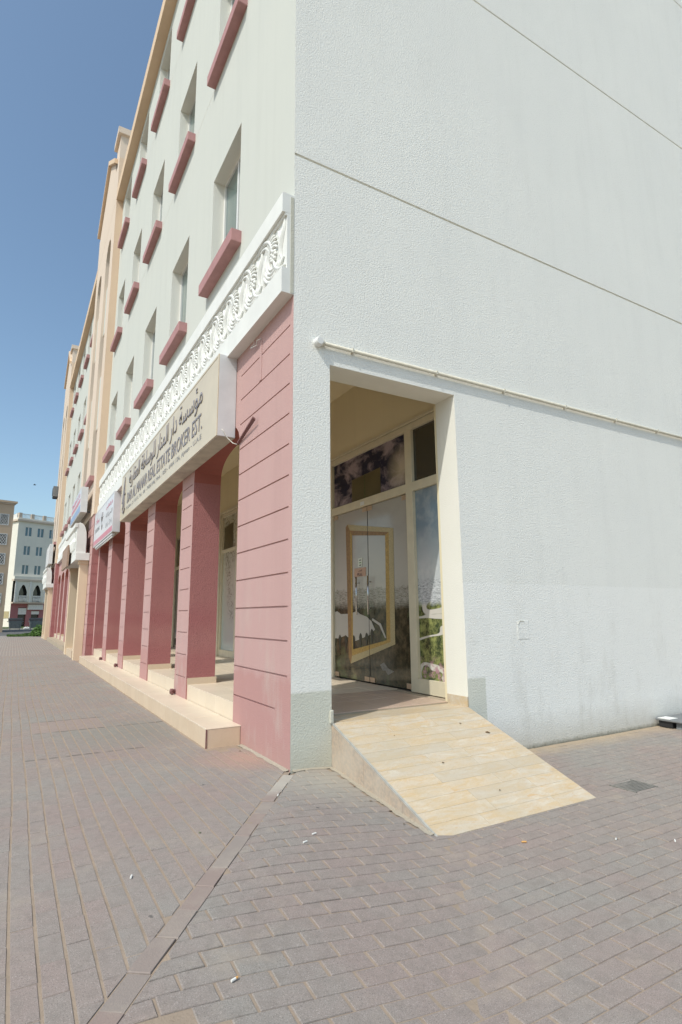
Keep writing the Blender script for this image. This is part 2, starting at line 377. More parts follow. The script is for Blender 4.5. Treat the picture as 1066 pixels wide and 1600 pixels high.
def slotwall(mb, org, U, V, N, u0, u1, v0, v1, holes, sidemat=None, backmat=None):
    """flat wall sheet with rectangular recesses (a,b,c,d,depth,has_back)"""
    org, U, V, N = Vector(org), Vector(U), Vector(V), Vector(N)
    us = sorted({round(x, 5) for h in holes for x in h[:2] if u0 < x < u1} | {u0, u1})
    vs = sorted({round(x, 5) for h in holes for x in h[2:4] if v0 < x < v1} | {v0, v1})
    def cell(i, j):
        if not (0 <= i < len(us)-1 and 0 <= j < len(vs)-1): return None
        cu, cv = (us[i]+us[i+1])/2, (vs[j]+vs[j+1])/2
        for h in holes:
            if h[0] < cu < h[1] and h[2] < cv < h[3]: return h
        return 0
    P = lambda u, v, d: org+U*u+V*v-N*d
    flip = U.cross(V).dot(N) < 0
    def q(a, b2, c2, d2):
        mb.quad(*( (d2, c2, b2, a) if flip else (a, b2, c2, d2)))
    c0 = mb.cur
    for i in range(len(us)-1):
        for j in range(len(vs)-1):
            h = cell(i, j); d = h[4] if h else 0.
            a, b2, c2, e = us[i], us[i+1], vs[j], vs[j+1]
            if not h or h[5]:
                if h and backmat is not None: mb.cur = backmat
                q(P(a, c2, d), P(b2, c2, d), P(b2, e, d), P(a, e, d)); mb.cur = c0
            if h:
                if sidemat is not None: mb.cur = sidemat
                for (ni, nj, p0, p1) in ((i-1, j, (a, c2), (a, e)), (i+1, j, (b2, e), (b2, c2)), (i, j-1, (b2, c2), (a, c2)), (i, j+1, (a, e), (b2, e))):
                    g = cell(ni, nj)
                    if g is None: continue
                    dg = g[4] if g else 0.
                    if dg < d-1e-6: q(P(*p0, dg), P(*p1, dg), P(*p1, d), P(*p0, d))
                mb.cur = c0
# ---- text
AR = {'ا': (0xFE8D, 0), 'ؤ': (0xFE85, 0), 'د': (0xFEA9, 0), 'ر': (0xFEAD, 0), 'و': (0xFEED, 0), 'ة': (0xFE93, 0), 'س': (0xFEB1, 1), 'م': (0xFEE1, 1),
      'ن': (0xFEE5, 1), 'ل': (0xFEDD, 1), 'ط': (0xFEC1, 1), 'ع': (0xFEC9, 1), 'ق': (0xFED5, 1), 'ي': (0xFEF1, 1), 'ب': (0xFE8F, 1), 'ح': (0xFEA1, 1), 'ت': (0xFE95, 1), 'ك': (0xFED9, 1), 'ف': (0xFED1, 1)}
def arabic(t):
    out = ''
    for wd in t.split(' '):
        g = ''
        for k, ch in enumerate(wd):
            cp, dual = AR[ch]; pj = k > 0 and AR[wd[k-1]][1]; nj = dual and k < len(wd)-1
            g += chr(cp + (0 if not pj and not nj else 1 if pj and not nj else 2 if not pj else 3))
        out += ' '+g
    return out.strip()[::-1]
def lettering(name, body, mat, parent, y_left, y_right, z0, z1, x, depth=.004, bold=0.):
    cu = bpy.data.curves.new('text', 'FONT'); cu.body = body; cu.offset = bold; cu.resolution_u = 3
    o = bpy.data.objects.new('text', cu); COL.objects.link(o); bpy.context.view_layer.update()
    me = bpy.data.meshes.new_from_object(o.evaluated_get(bpy.context.evaluated_depsgraph_get()))
    bpy.data.objects.remove(o); bpy.data.curves.remove(cu)
    xs = [v.co.x for v in me.vertices]; ys = [v.co.y for v in me.vertices]
    ax, bx, ay, by = min(xs), max(xs), min(ys), max(ys)
    for v in me.vertices:
        fx = (v.co.x-ax)/(bx-ax); fy = (v.co.y-ay)/(by-ay)
        v.co = (x, y_left+(y_right-y_left)*fx, z0+(z1-z0)*fy)
    me.materials.clear(); me.materials.append(MATS[mat]); me.name = name
    o = put(name, me, parent)
    if depth:
        mo = o.modifiers.new('thick', 'SOLIDIFY'); mo.thickness = depth; mo.offset = 0
    return o

# ================================================================== THE SETTING
BN = Vector((.802, -.597))                     # direction across the diagonal border, towards the side pavement
BD = Vector((-.597, -.802))
def gz(x, y):
    d = .802*x-.597*y; t = min(max((d-.12)/1.40, 0.), 1.)
    return -.18*(.5*t*t*(3-2*t)+.5*t)
g = MB().quad((-900, -900, -.45), (900, -900, -.45), (900, 900, -.45), (-900, 900, -.45)).build('ground', 'sand_ground')
tag(g, 'sandy ground reaching to the horizon', 'ground', kind='structure')
r = MB().box(-60, 60, 50, 86, -.35, -.13).build('road', 'asphalt'); tag(r, 'grey asphalt road beyond the pavement', 'road', kind='structure')
k = MB().box(-60, 60, 49.85, 50, -.4, .0).build('kerb', 'cement'); tag(k, 'pale kerb at the end of the brick pavement', 'kerb', kind='structure')
v = MB().box(-60, 60, 86, 94, -.4, .12).build('verge', 'grass'); tag(v, 'yellow green grass verge behind the dumpsters', 'verge', kind='structure')
k = MB().box(-60, 60, 85.8, 86, -.4, .02).build('kerb', 'cement'); tag(k, 'pale kerb along the grass verge', 'kerb', kind='structure')

HALF = .053   # half width of the border strip
PX, PY = .112, .25
def clip(poly, n, c):                         # keep points with n.p <= c
    out = []
    for i in range(len(poly)):
        p, q = poly[i], poly[(i+1) % len(poly)]
        dp, dq = n.dot(p)-c, n.dot(q)-c
        if dp <= 0: out.append(p)
        if dp*dq < 0: out.append(p+(q-p)*(dp/(dp-dq)))
    return out
def area(poly): return abs(sum(poly[i].x*poly[(i+1) % len(poly)].y-poly[(i+1) % len(poly)].x*poly[i].y for i in range(len(poly))))/2
def project(p):
    d = Vector(p)-CAM; zc = d.dot(fwd)
    if zc < .15: return None
    return (533+872.8*d.dot(rgt)/zc, 800-872.8*d.dot(upv)/zc, zc)
def visible(cx, cy, z):
    q = project((cx, cy, z))
    return q and -60 < q[0] < 1126 and 0 < q[1] < 1670
def brick_verts(poly, tilt=None):
    """chamfered paver around its centre; returns verts, faces"""
    cen = sum(poly, Vector((0, 0)))/len(poly); n = len(poly); V = []; F = []
    for zz, k2 in ((-.03, 1.), (-.0035, 1.), (0., None)):
        for p in poly:
            dvec = p-cen; L = dvec.length
            q = dvec*(k2 if k2 else max(0, 1-.0045/L)); V.append((q.x, q.y, zz))
    for a in (0, n):
        for i in range(n):
            j = (i+1) % n; F.append((a+i, a+j, a+n+j, a+n+i))
    F.append(tuple(range(2*n, 3*n)))
    return cen, V, F
def pavement(name, label, cells, z_of, parent_bed):
    """cells: list of polygons (2-D). The 300 that show largest become objects of their own, the rest one mesh."""
    scored = []
    for poly, full in cells:
        cen = sum(poly, Vector((0, 0)))/len(poly); z = z_of(cen.x, cen.y)
        q = project((cen.x, cen.y, z))
        if not q: continue
        vis = -30 < q[0] < 1096 and 900 < q[1] < 1625
        scored.append((-(area(poly)/q[2]**3) if vis else 0, random.random(), poly, full))
    scored.sort(key=lambda t: (t[0], t[1]))
    shared = {}
    V = []; F = []; T = []
    for i, (sc, rnd, poly, full) in enumerate(scored):
        cen, bv, bf = brick_verts(poly)
        e = .05
        sx = (z_of(cen.x+e, cen.y)-z_of(cen.x-e, cen.y))/(2*e); sy = (z_of(cen.x, cen.y+e)-z_of(cen.x, cen.y-e))/(2*e)
        tx, ty, dz = random.gauss(0, .005), random.gauss(0, .005), random.gauss(0, .0007)
        nrm = Vector((-sx+tx, -sy+ty, 1)).normalized(); rot = Vector((0, 0, 1)).rotation_difference(nrm)
        rot = rot.to_matrix() @ Matrix.Rotation(random.gauss(0, .008), 3, 'Z')
        z = z_of(cen.x, cen.y)+dz
        if i < 300 and sc < 0:
            if full in shared and full: me = shared[full]
            else:
                me = bpy.data.meshes.new('brick'); me.from_pydata(bv, [], bf); me.materials.append(MATS['brick_single'])
                if full: shared[full] = me
            o = put('brick', me, parent_bed, loc=(cen.x, cen.y, z)); o.rotation_euler = rot.to_euler()
        else:
            k2 = len(V)
            for p in bv:
                q = rot @ Vector(p); V.append((q.x+cen.x, q.y+cen.y, q.z+z))
            for f2 in bf: F.append(tuple(a+k2 for a in f2)); T.append(rnd)
    me = bpy.data.meshes.new('brick_field'); me.from_pydata(V, [], F); me.materials.append(MATS['brick_mass'])
    at = me.attributes.new('tint', 'FLOAT', 'FACE'); at.data.foreach_set('value', T)
    put('brick_field', me, parent_bed, kind='stuff')
# front pavement: rows run along the facade
bed = MB()
bedpoly = [Vector((-14, -12)), Vector((.3, -12)), Vector((.3, 50)), Vector((-14, 50))]
bp = clip(bedpoly, BN, 0.0); bed.quad(*[(p.x, p.y, -.0038) for p in bp])
bed = bed.build('pavement_front', 'joint_sand'); tag(bed, 'grey pink brick pavement along the shop arcade with sandy joints', 'pavement', kind='structure')
cells = []
YFAR = 21.0
for i in range(int(9.5/PX)):
    x1 = -.006-i*PX; x0 = x1-PX+.0135
    wav = random.gauss(0, .0015)
    oy = (PY/2 if i % 2 else 0)+random.gauss(0, .006)
    for j in range(int((YFAR+5.5)/PY)+1):
        y0 = -5.6+j*PY+oy; y1 = y0+PY-.0045
        w1 = .004*math.sin(y0*1.7+i*.35)+.006*math.sin(y0*.6+1)
        if y0 > YFAR-.12: continue
        if not visible((x0+x1)/2, (y0+y1)/2, 0): continue
        if x1 > -.41 and 1.3 < y1 < 18: 
            continue
        poly = [Vector((x0+w1, y0)), Vector((x1+w1, y0)), Vector((x1+w1, y1)), Vector((x0+w1, y1))]
        full = 'a'
        c2 = clip(poly, BN, -HALF-.006)
        if len(c2) < 3 or area(c2) < .0012: continue
        if len(c2) != 4 or area(c2) < area(poly)-1e-6: full = None
        cells.append((c2, full))
pavement('brick', '', cells, lambda x, y: .0015*math.sin(x*1.3+.6)*math.sin(y*.9)-.0005, bed)
MB().quad((-14, YFAR, -.002), (-.3, YFAR, -.002), (-.3, 49.8, -.002), (-14, 49.8, -.002)).build('far_paving', 'brick_far', bed)
# side pavement: rows run along the blank wall, falling away from the corner
bed2 = MB()
xs = [-4+.12*i for i in range(118)]; ys = [-6.5+.12*i for i in range(55)]
for xa, xb in zip(xs, xs[1:]):
    for ya, yb in zip(ys, ys[1:]):
        if BN.dot(Vector((xb, ya))) < 0 or (ya > .2): continue
        bed2.quad(*[(a, b3, gz(a, b3)-.0042-(.02 if BN.dot(Vector((a, b3))) < 0 else 0)) for a, b3 in ((xa, ya), (xb, ya), (xb, yb), (xa, yb))])
bed2 = bed2.build('pavement_side', 'joint_sand'); tag(bed2, 'grey pink brick pavement in running bond beside the blank wall', 'pavement', kind='structure')
cells = []
for j in range(int(6/PX)):
    y1 = -.004-j*PX; y0 = y1-PX+.0055
    ox = (PY/2 if j % 2 else 0)+random.gauss(0, .006)
    for i in range(int(14/PY)):
        x0 = -3.6+i*PY+ox; x1 = x0+PY-.012
        if not visible((x0+x1)/2, (y0+y1)/2, -.15): continue
        w1 = .005*math.sin(x0*1.1+j*.3)
        poly = [Vector((x0, y0+w1)), Vector((x1, y0+w1)), Vector((x1, y1+w1)), Vector((x0, y1+w1))]
        if .50 < (x0+x1)/2 < 2.31 and (y0+y1)/2 > -1.6: continue
        c2 = clip(poly, -BN, -HALF-.006)
        if len(c2) < 3 or area(c2) < .0012: continue
        full = None if area(c2) < area(poly)-1e-6 else 'b'
        cells.append((c2, full))
pavement('brick', '', cells, lambda x, y: gz(x, y)+.0012*math.sin(x*1.7)*math.sin(y*1.3), bed2)
# border strip: flush concrete blocks running diagonally from the corner
s0 = .10
while s0 < 4.2:
    ln = random.uniform(.22, .27); a = BD*s0+Vector((0, 0)); bq = BD*(s0+ln-.002)
    sh = random.gauss(0, .003)
    poly = [a+BN*(-HALF+sh), bq+BN*(-HALF+sh), bq+BN*(HALF+sh), a+BN*(HALF+sh)]
    cen, V, F = brick_verts(poly)
    me = bpy.data.meshes.new('border_block'); me.from_pydata(V, [], F); me.materials.append(MATS['border_concrete'])
    o = put('border_block', me, bed, loc=(cen.x, cen.y, .001+random.gauss(0, .0015))); o.rotation_euler = (random.gauss(0, .006), random.gauss(0, .006), 0)
    s0 += ln
# cement smear along the wall foot and the ramp
def smear(pts, wid, name, parent, z=.004):
    mb = MB(); prev = None; wob = 1.
    for (x, y, nx, ny) in pts:
        wob = .75*wob+.25*random.uniform(.2, 1.8); ww = wid*wob
        cur = ((x, y, gz(x, y)+.012), (x+nx*ww, y+ny*ww, gz(x+nx*ww, y+ny*ww)+.003))
        if prev: mb.quad(prev[0], prev[1], cur[1], cur[0])
        prev = cur
    return mb.build(name, 'mortar', parent, smooth=True)
smear([(.02+i*.02, -.001, 0, -1) for i in range(23)], .035, 'cement_fillet', bed2)
smear([(.472, -.02-i*.03, -1, -.1) for i in range(54)], .055, 'cement_fillet', bed2)
smear([(-.001, .02+i*.04, -1, 0) for i in range(34)], .05, 'cement_fillet', bed)

# ================================================================== THE BUILDING
B = empty('apartment_building')
tag(B, 'long white and pink building with peach towers and a ground floor arcade', 'building')
XV, YV, ZV = Vector((1, 0, 0)), Vector((0, 1, 0)), Vector((0, 0, 1))
# --- blank side wall with the arcade opening
mb = MB()
gro = [(0, 16, z, z+.035, .022, True) for z in (6.925, 11.24, 15.5)]
slotwall(mb, (0, 0, 0), XV, ZV, -YV, 0, 16, -.45, 18.4, gro+[(.465, 2.335, -.45, 4.34, .38, False)], sidemat=1)
mb.build('side_wall', ['stucco_side', 'stucco_reveal'], B)
MB().box(.02, .455, .385, 1.0, -.3, 5.45).build('pier_core', 'arcade_wall', B)
MB().quad((.465, .38, 4.34), (.465, .38, 5.5), (2.6, .38, 5.5), (2.6, .38, 4.34)).build('lintel_back', 'arcade_wall', B)
MB().box(2.335, 2.7, .38, .42, -.3, 5.5).build('jamb_return', 'arcade_wall', B)
# rear, end and roof close the volume
mb = MB(); mb.quad((16, 0, -.45), (16, 43.9, -.45), (16, 43.9, 18.4), (16, 0, 18.4)); mb.quad((16, 43.9, -.45), (-.2, 43.9, -.45), (-.2, 43.9, 18.4), (16, 43.9, 18.4))
mb.build('rear_wall', 'stucco_front', B)
MB().quad((-.02, 0.01, 18.3), (16, 0.01, 18.3), (16, 43.9, 18.3), (-.02, 43.9, 18.3)).build('roof', 'cement', B)
PERIOD = 21.46
WIN_Z = [(7.12, 9.12), (11.40, 13.36), (15.68, 17.62)]
# shared window meshes
def frame_mesh(w2, h2, fw=.05, d=.06, mull=True):
    mb = MB(); mb.box(0, d, 0, fw, 0, h2); mb.box(0, d, w2-fw, w2, 0, h2); mb.box(0, d, fw, w2-fw, 0, fw); mb.box(0, d, fw, w2-fw, h2-fw, h2)
    if mull: mb.box(.008, d-.008, w2/2-.03, w2/2+.03, fw, h2-fw)
    return mb
def me_of(mb, name, mats, smooth=False):
    me = bpy.data.meshes.new(name); me.from_pydata(mb.v, [], mb.f)
    for mm in (mats if isinstance(mats, (list, tuple)) else [mats]): me.materials.append(MATS[mm])
    if len(me.materials) > 1: me.polygons.foreach_set('material_index', mb.m)
    if smooth: me.polygons.foreach_set('use_smooth', [True]*len(me.polygons))
    return me
W0 = 1.42
fr_me = me_of(frame_mesh(W0, 2.0), 'window', 'alu_white')
pane_me = me_of(MB().quad((.03, .05, .05), (.03, .05, 1.95), (.03, W0-.05, 1.95), (.03, W0-.05, .05)), 'pane', 'glass_teal')
sill_me = me_of(MB().box(-.16, .05, -.14, W0+.14, -.2, 0), 'window_sill', 'pink_sill')
def sill(y, z, x=0):
    o = put('window_sill', sill_me, B, bevel=.008, loc=(x, y, z))
# frieze ornament unit (one running scroll), local y along facade, z up, relief towards -x
def scroll_mesh():
    mb = MB()
    def arc(cy, cz, r0, r1, a0, a1, rad, n=16, x=-.014):
        pts = []; rr = []
        for i in range(n+1):
            t = i/n; a = R(a0+(a1-a0)*t); rad_ = r0+(r1-r0)*t
            pts.append((x, cy+rad_*math.cos(a), cz+rad_*math.sin(a))); rr.append(rad*1.35*(.45+.55*math.sin(math.pi*min(.98, .12+.8*t))))
        mb.tube(pts, rr, 6)
    arc(.0, .0, .33, .27, -150, 95, .022); arc(.0, .0, .275, .22, -140, 110, .02); arc(0, 0, .225, .165, -135, 125, .02); arc(0, 0, .17, .12, -120, 150, .018)
    arc(.33, .02, .34, .30, 60, 175, .022); arc(.34, .0, .29, .24, 75, 170, .018); arc(-.30, .04, .34, .30, -95, -10, .02)
    for k in range(9):                            # beaded rosette
        a = 2*math.pi*k/8; rr = 0 if k == 8 else .062
        c = Vector((-.02, rr*math.cos(a), rr*math.sin(a))); mb.tube([c+Vector((.02, 0, 0)), c, c+Vector((-.018, 0, 0))], [.03, .03, .014], 6)
    def leaf(p, wmax, th):
        n = len(p)-1; V0 = len(mb.v)
        for i, (y, z) in enumerate(p):
            t = i/n; y2, z2 = p[min(i+1, n)]; y1, z1 = p[max(i-1, 0)]
            tx = Vector((y2-y1, z2-z1)).normalized(); nn = Vector((-tx.y, tx.x)); ww = wmax*math.sin(math.pi*(.06+.9*t))**.8
            hh = th*math.sin(math.pi*(.08+.86*t))
            for s2, xx in ((-1, .0), (-.55, -.8), (0, -1.), (.55, -.8), (1, .0)):
                q = Vector((y, z))+nn*ww*s2; mb.v.append((xx*hh-.002, q.x, q.y))
        for i in range(n):
            for j in range(4):
                a = V0+i*5+j; mb.f.append((a, a+1, a+6, a+5)); mb.m.append(0)
    leaf([(.30, -.34), (.285, -.22), (.245, -.10), (.21, .02), (.20, .13), (.23, .23)], .034, .05)
    leaf([(.20, -.27), (.15, -.20), (.16, -.10), (.20, -.02), (.25, .04)], .032, .045)
    leaf([(-.31, .33), (-.30, .22), (-.25, .11), (-.20, .0), (-.20, -.10), (-.24, -.19)], .032, .045)
    leaf([(-.10, .28), (-.17, .20), (-.20, .12), (-.25, .06)], .03, .04)
    leaf([(.08, -.33), (.02, -.27), (-.08, -.27), (-.15, -.31)], .028, .035)
    leaf([(-.02, .34), (.04, .30), (.13, .31), (.19, .35)], .025, .035)
    return mb
scroll_me = me_of(scroll_mesh(), 'scroll_ornament', 'white_gypsum', True)

def column(y0, y1, x1=.462, off=0.):
    mb = MB(); g2 = [(y0+.085, y1-.085, .525+.352*k, .525+.352*k+.016, .014, True) for k in range(10)]
    slotwall(mb, (0, 0, 0), YV, ZV, -XV, y0, y1, .19, 3.72, g2)
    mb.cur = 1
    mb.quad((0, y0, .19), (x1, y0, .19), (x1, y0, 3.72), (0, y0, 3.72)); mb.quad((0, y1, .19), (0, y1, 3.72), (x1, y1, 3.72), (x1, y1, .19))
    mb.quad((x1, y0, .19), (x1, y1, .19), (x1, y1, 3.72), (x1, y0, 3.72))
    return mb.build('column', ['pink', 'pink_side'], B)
sk_me = [me_of(MB().box(.012, .485, a, a+.012, 0, .1), 'skirting', 'tile_riser') for a in (-.012, .76)]
def arch(y0, y1, zs=3.72, rise=.52, top=5.10, x0=0., x1=.462):
    n = 20; mb = MB(); c = (y0+y1)/2; hw = (y1-y0)/2; pr = []
    for i in range(n+1):
        a = math.pi*(1-i/n); pr.append((c+hw*math.cos(a), zs+rise*math.sin(a)**.62))
    for (ya, za), (yb, zb) in zip(pr, pr[1:]):
        mb.cur = 0; mb.quad((x0, ya, za), (x0, ya, top), (x0, yb, top), (x0, yb, zb))
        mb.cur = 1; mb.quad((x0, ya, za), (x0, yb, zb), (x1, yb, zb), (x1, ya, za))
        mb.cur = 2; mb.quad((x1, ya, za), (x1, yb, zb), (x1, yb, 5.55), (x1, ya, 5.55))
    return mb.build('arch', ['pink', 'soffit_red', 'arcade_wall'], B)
FLOOR = .43
def wing(m):
    o = m*PERIOD; ya = 0. if m == 0 else o+.94; yb = o+16.24
    wins = [o+1.98+3.045*k for k in range(5)]
    holes = [(y, y+W0, a, b2, .27, True) for y in wins for (a, b2) in WIN_Z]+[(ya, yb, z, z+.012, .012, True) for z in (11.22, 15.49)]
    mb = MB(); slotwall(mb, (0, 0, 0), YV, ZV, -XV, ya, yb, 5.10, 17.95, holes, sidemat=1, backmat=1)
    mb.build('front_wall', ['stucco_front', 'stucco_reveal'], B)
    for y in wins:
        for (a, b2) in WIN_Z:
            f = put('window', fr_me, B, loc=(.20, y, a)); p = put('pane', pane_me, f)
            sill(y, a)
    mb = MB().box(-.27, .0, ya-.005, yb, 17.92, 18.38).build('roof_fascia', 'fascia_tan', B)
    # cornice band
    c0 = ya; c1 = yb
    cor = MB(); cor.box(-.15, 0, c0, c1, 6.11, 6.36); cor.box(-.152, 0, c0, c1, 5.09, 5.40); cor.box(-.088, 0, c0+.001, c1, 5.40, 6.11)
    cor.box(-.115, -.08, c0+.002, c1, 6.075, 6.109)
    co = cor.build('cornice', 'white_gypsum', B)
    n = 24
    for k in range(n):
        put('scroll_ornament', scroll_me, co, loc=(-.088, c0+.36+k*(c1-c0-.72)/(n-1), 5.752))
    # arcade columns and arches
    cols = [(o+3.91+3.03*k, o+3.91+3.03*k+.76) for k in range(4)]
    for (a, b2) in cols:
        cobj = column(a, b2)
        for sm in sk_me: put('skirting', sm, cobj, loc=(0, a, FLOOR))
    edges = [(0 if m == 0 else ya, o+1.69)]+cols+[(o+15.97, yb)]
    for (a, b2), (c2, d2) in zip(edges, edges[1:]): arch(b2, c2)
    for (a, b2) in cols:
        mb = MB(); mb.quad((0, a, 3.72), (0, a, 5.10), (0, b2, 5.10), (0, b2, 3.72))
        mb.cur = 1; mb.quad((.462, a, 3.72), (.462, b2, 3.72), (.462, b2, 5.55), (.462, a, 5.55)); mb.build('spandrel', ['pink', 'arcade_wall'], B)
    # end piers
    for (a, b2) in (edges[0], edges[-1]):
        mb = MB(); g2 = [(a+.09, b2-(.0 if b2-a > 1 else .04), .525+.352*k, .525+.352*k+.018, .016, True) for k in range(13)] if b2-a > .5 else []
        if b2-a > 1: g2 = [(h[0]+(.30 if i == 0 else 0), h[1]-.001, *h[2:]) for i, h in enumerate(g2)]
        slotwall(mb, (0, 0, 0), YV, ZV, -XV, a+.001, b2, -.3, 5.10, g2)
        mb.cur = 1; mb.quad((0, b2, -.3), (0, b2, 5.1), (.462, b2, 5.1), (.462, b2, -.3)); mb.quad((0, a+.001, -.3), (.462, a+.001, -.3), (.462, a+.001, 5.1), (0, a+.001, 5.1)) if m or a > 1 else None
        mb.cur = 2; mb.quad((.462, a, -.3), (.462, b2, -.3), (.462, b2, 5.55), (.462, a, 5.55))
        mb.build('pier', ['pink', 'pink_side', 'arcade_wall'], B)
    # ceiling
    MB().quad((.4, max(ya, .3), 5.5), (.4, yb+6.2, 5.5), (2.8, yb+6.2, 5.5), (2.8, max(ya, .3), 5.5)).build('arcade_ceiling', 'arcade_wall', B)
wing(0); wing(1)
# ---- peach towers
def tower(m):
    o = m*PERIOD; y0, y1 = o+16.24, o+22.40; X = -.26
    wy = [(o+17.13, o+18.55), (o+20.03, o+21.45)]
    wz = [(6.72, 8.95), (11.2, 13.1), (15.2, 17.05)]
    holes = [(a, b2, c, d, .30, True) for (a, b2) in wy for (c, d) in wz]
    holes += [(a, b2, c, d, .10, True) for (a, b2) in wy for (c, d) in ((8.95, 11.2), (13.1, 15.2))]+[(y0, y1, 18.0, 18.03, .02, True)]
    mb = MB(); slotwall(mb, (X, 0, 0), YV, ZV, -XV, y0, y1, 5.15, 19.9, holes, backmat=1)
    mb.cur = 2; mb.quad((X, y0, 5.15), (2.5, y0, 5.15), (2.5, y0, 19.9), (X, y0, 19.9)); mb.quad((X, y1, 5.15), (X, y1, 19.9), (2.5, y1, 19.9), (2.5, y1, 5.15))
    mb.cur = 0; mb.quad((X, y0, 19.9), (2.5, y0, 19.9), (2.5, y1, 19.9), (X, y1, 19.9)); mb.quad((X, y0, 5.15), (X, y1, 5.15), (.3, y1, 5.15), (.3, y0, 5.15))
    t = mb.build('tower', ['peach_light', 'stucco_front', 'peach'], B)
    for (a, b2) in wy:
        for k, (c, d) in enumerate(wz):
            f = put('window', fr_me, B, loc=(X+.24, a, c)); f.scale = (1, 1, (d-c)/2.0); put('pane', pane_me, f)
            if k == 0: sill(a, c, X)
            if k == 2:                                    # rounded head
                hw = (b2-a)/2; cy = (a+b2)/2; ms = MB()
                for s2 in (-1, 1):
                    pts = [(X+.002, cy+s2*hw, d), (X+.002, cy+s2*hw, d-.7)]+[(X+.002, cy+s2*hw*math.cos(R(t2)), d-.7+.7*math.sin(R(t2))) for t2 in range(15, 91, 15)]
                    ms.prism(pts if s2 < 0 else pts[::-1], (.2, 0, 0))
                ms.build('window_arch', 'peach_light', B)
    # gable parapet with cap, corner block
    gp = [(X, y0+.55, 19.9), (X, y0+.55, 20.0), (X, o+19.32, 21.85), (X, y1-.3, 20.1), (X, y1-.3, 19.9)]
    MB().prism(gp[::-1], (.35, 0, 0)).build('gable', 'peach_light', B)
    for (ya, za, yb, zb) in ((y0+.5, 19.98, o+19.32, 21.87), (o+19.32, 21.87, y1-.1, 20.03)):
        MB().prism([(X-.13, ya, za), (X-.13, yb, zb), (X-.13, yb, zb+.22), (X-.13, ya, za+.22)], (.55, 0, 0)).build('gable_cap', 'fascia_tan', B)
    MB().box(X, 1.6, y0, y0+.95, 19.9, 20.95).build('corner_block', 'peach_light', B)
    MB().box(X-.12, 1.7, y0-.12, y0+1.05, 20.95, 21.22).build('corner_block_cap', 'peach_light', B)
    # pink ground storey: two piers and a dark recessed entrance
    XP = -.225
    for (a, b2) in ((y0, o+17.95), (o+20.9, y1)):
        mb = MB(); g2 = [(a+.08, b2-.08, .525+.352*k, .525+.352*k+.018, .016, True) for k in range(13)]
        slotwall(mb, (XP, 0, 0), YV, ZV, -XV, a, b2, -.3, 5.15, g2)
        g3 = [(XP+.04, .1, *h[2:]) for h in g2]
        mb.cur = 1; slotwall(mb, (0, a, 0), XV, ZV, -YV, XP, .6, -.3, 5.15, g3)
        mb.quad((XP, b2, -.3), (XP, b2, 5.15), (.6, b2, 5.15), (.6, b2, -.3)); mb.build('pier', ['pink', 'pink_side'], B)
    mb = MB(); mb.quad((.3, o+17.95, .4), (.3, o+17.95, 5.15), (.3, o+20.9, 5.15), (.3, o+20.9, .4)); mb.build('entrance', 'glass_dark', B)
    # portico
    for (a, b2) in ((o+17.02, o+17.40), (o+20.75, o+21.13)):
        c = MB().box(-.52, -.23, a, b2, -.2, 3.42); c.box(-.56, -.23, a-.05, b2+.05, 3.40, 3.52)
        c.build('portico_column', 'yellow_column', B, bevel=.01)
    MB().box(-.70, -.23, o+16.86, o+21.3, 3.52, 3.79).build('portico_slab', 'white_gypsum', B, bevel=.01)
    pf = [(-.70, 3.79), (-.70, 4.86), (-.62, 4.90), (-.52, 4.86), (-.44, 4.74), (-.39, 4.56), (-.37, 4.3), (-.37, 3.79)]
    par = MB().prism([(x, o+16.92, z) for x, z in pf], (0, 4.3, 0)).build('portico_parapet', 'white_gypsum', B)
    for k in range(14):
        MB().tube([(-.715, o+17.25+.28*k, 3.95), (-.73, o+17.25+.28*k, 4.2), (-.72, o+17.25+.28*k, 4.35), (-.73, o+17.25+.28*k, 4.55)], [.05, .085, .045, .07], 8).build('baluster', 'white_gypsum', par)
    MB().box(-.78, -.69, o+16.9, o+21.3, 4.72, 4.86).build('portico_moulding', 'white_gypsum', par)
    MB().box(-.47, -.2, o+18.3, o+22.0, -.2, .26).build('step', 'tile_riser', B)
tower(0); tower(1)

# ---- steps and arcade floor, tiled
def tiles(parent, name, mat, pts, w2, h2, th, axis_u, axis_v, axis_n, org, nu, nv, gap=.004, jit=.0008):
    mb = MB().box(0, 1, 0, 1, 0, 1)
    me = bpy.data.meshes.new(name)
    V = []; u, v, n = Vector(axis_u), Vector(axis_v), Vector(axis_n); e = .003
    co = []
    for (a, z) in ((0, -th), (0, -e), (e, 0)):
        for (p, q) in ((a, a), (w2-gap-a, a), (w2-gap-a, h2-gap-a), (a, h2-gap-a)): co.append(tuple(u*p+v*q+n*z))
    F = []
    for L in (0, 4):
        for i in range(4): F.append((L+i, L+(i+1) % 4, L+4+(i+1) % 4, L+4+i))
    F.append((8, 9, 10, 11))
    if u.cross(v).dot(n) < 0: F = [tuple(reversed(f)) for f in F]
    me.from_pydata(co, [], F); me.materials.append(MATS[mat])
    for i in range(nu):
        for j in range(nv):
            put(name, me, parent, loc=Vector(org)+u*(w2*i)+v*(h2*j)+n*random.gauss(0, jit))
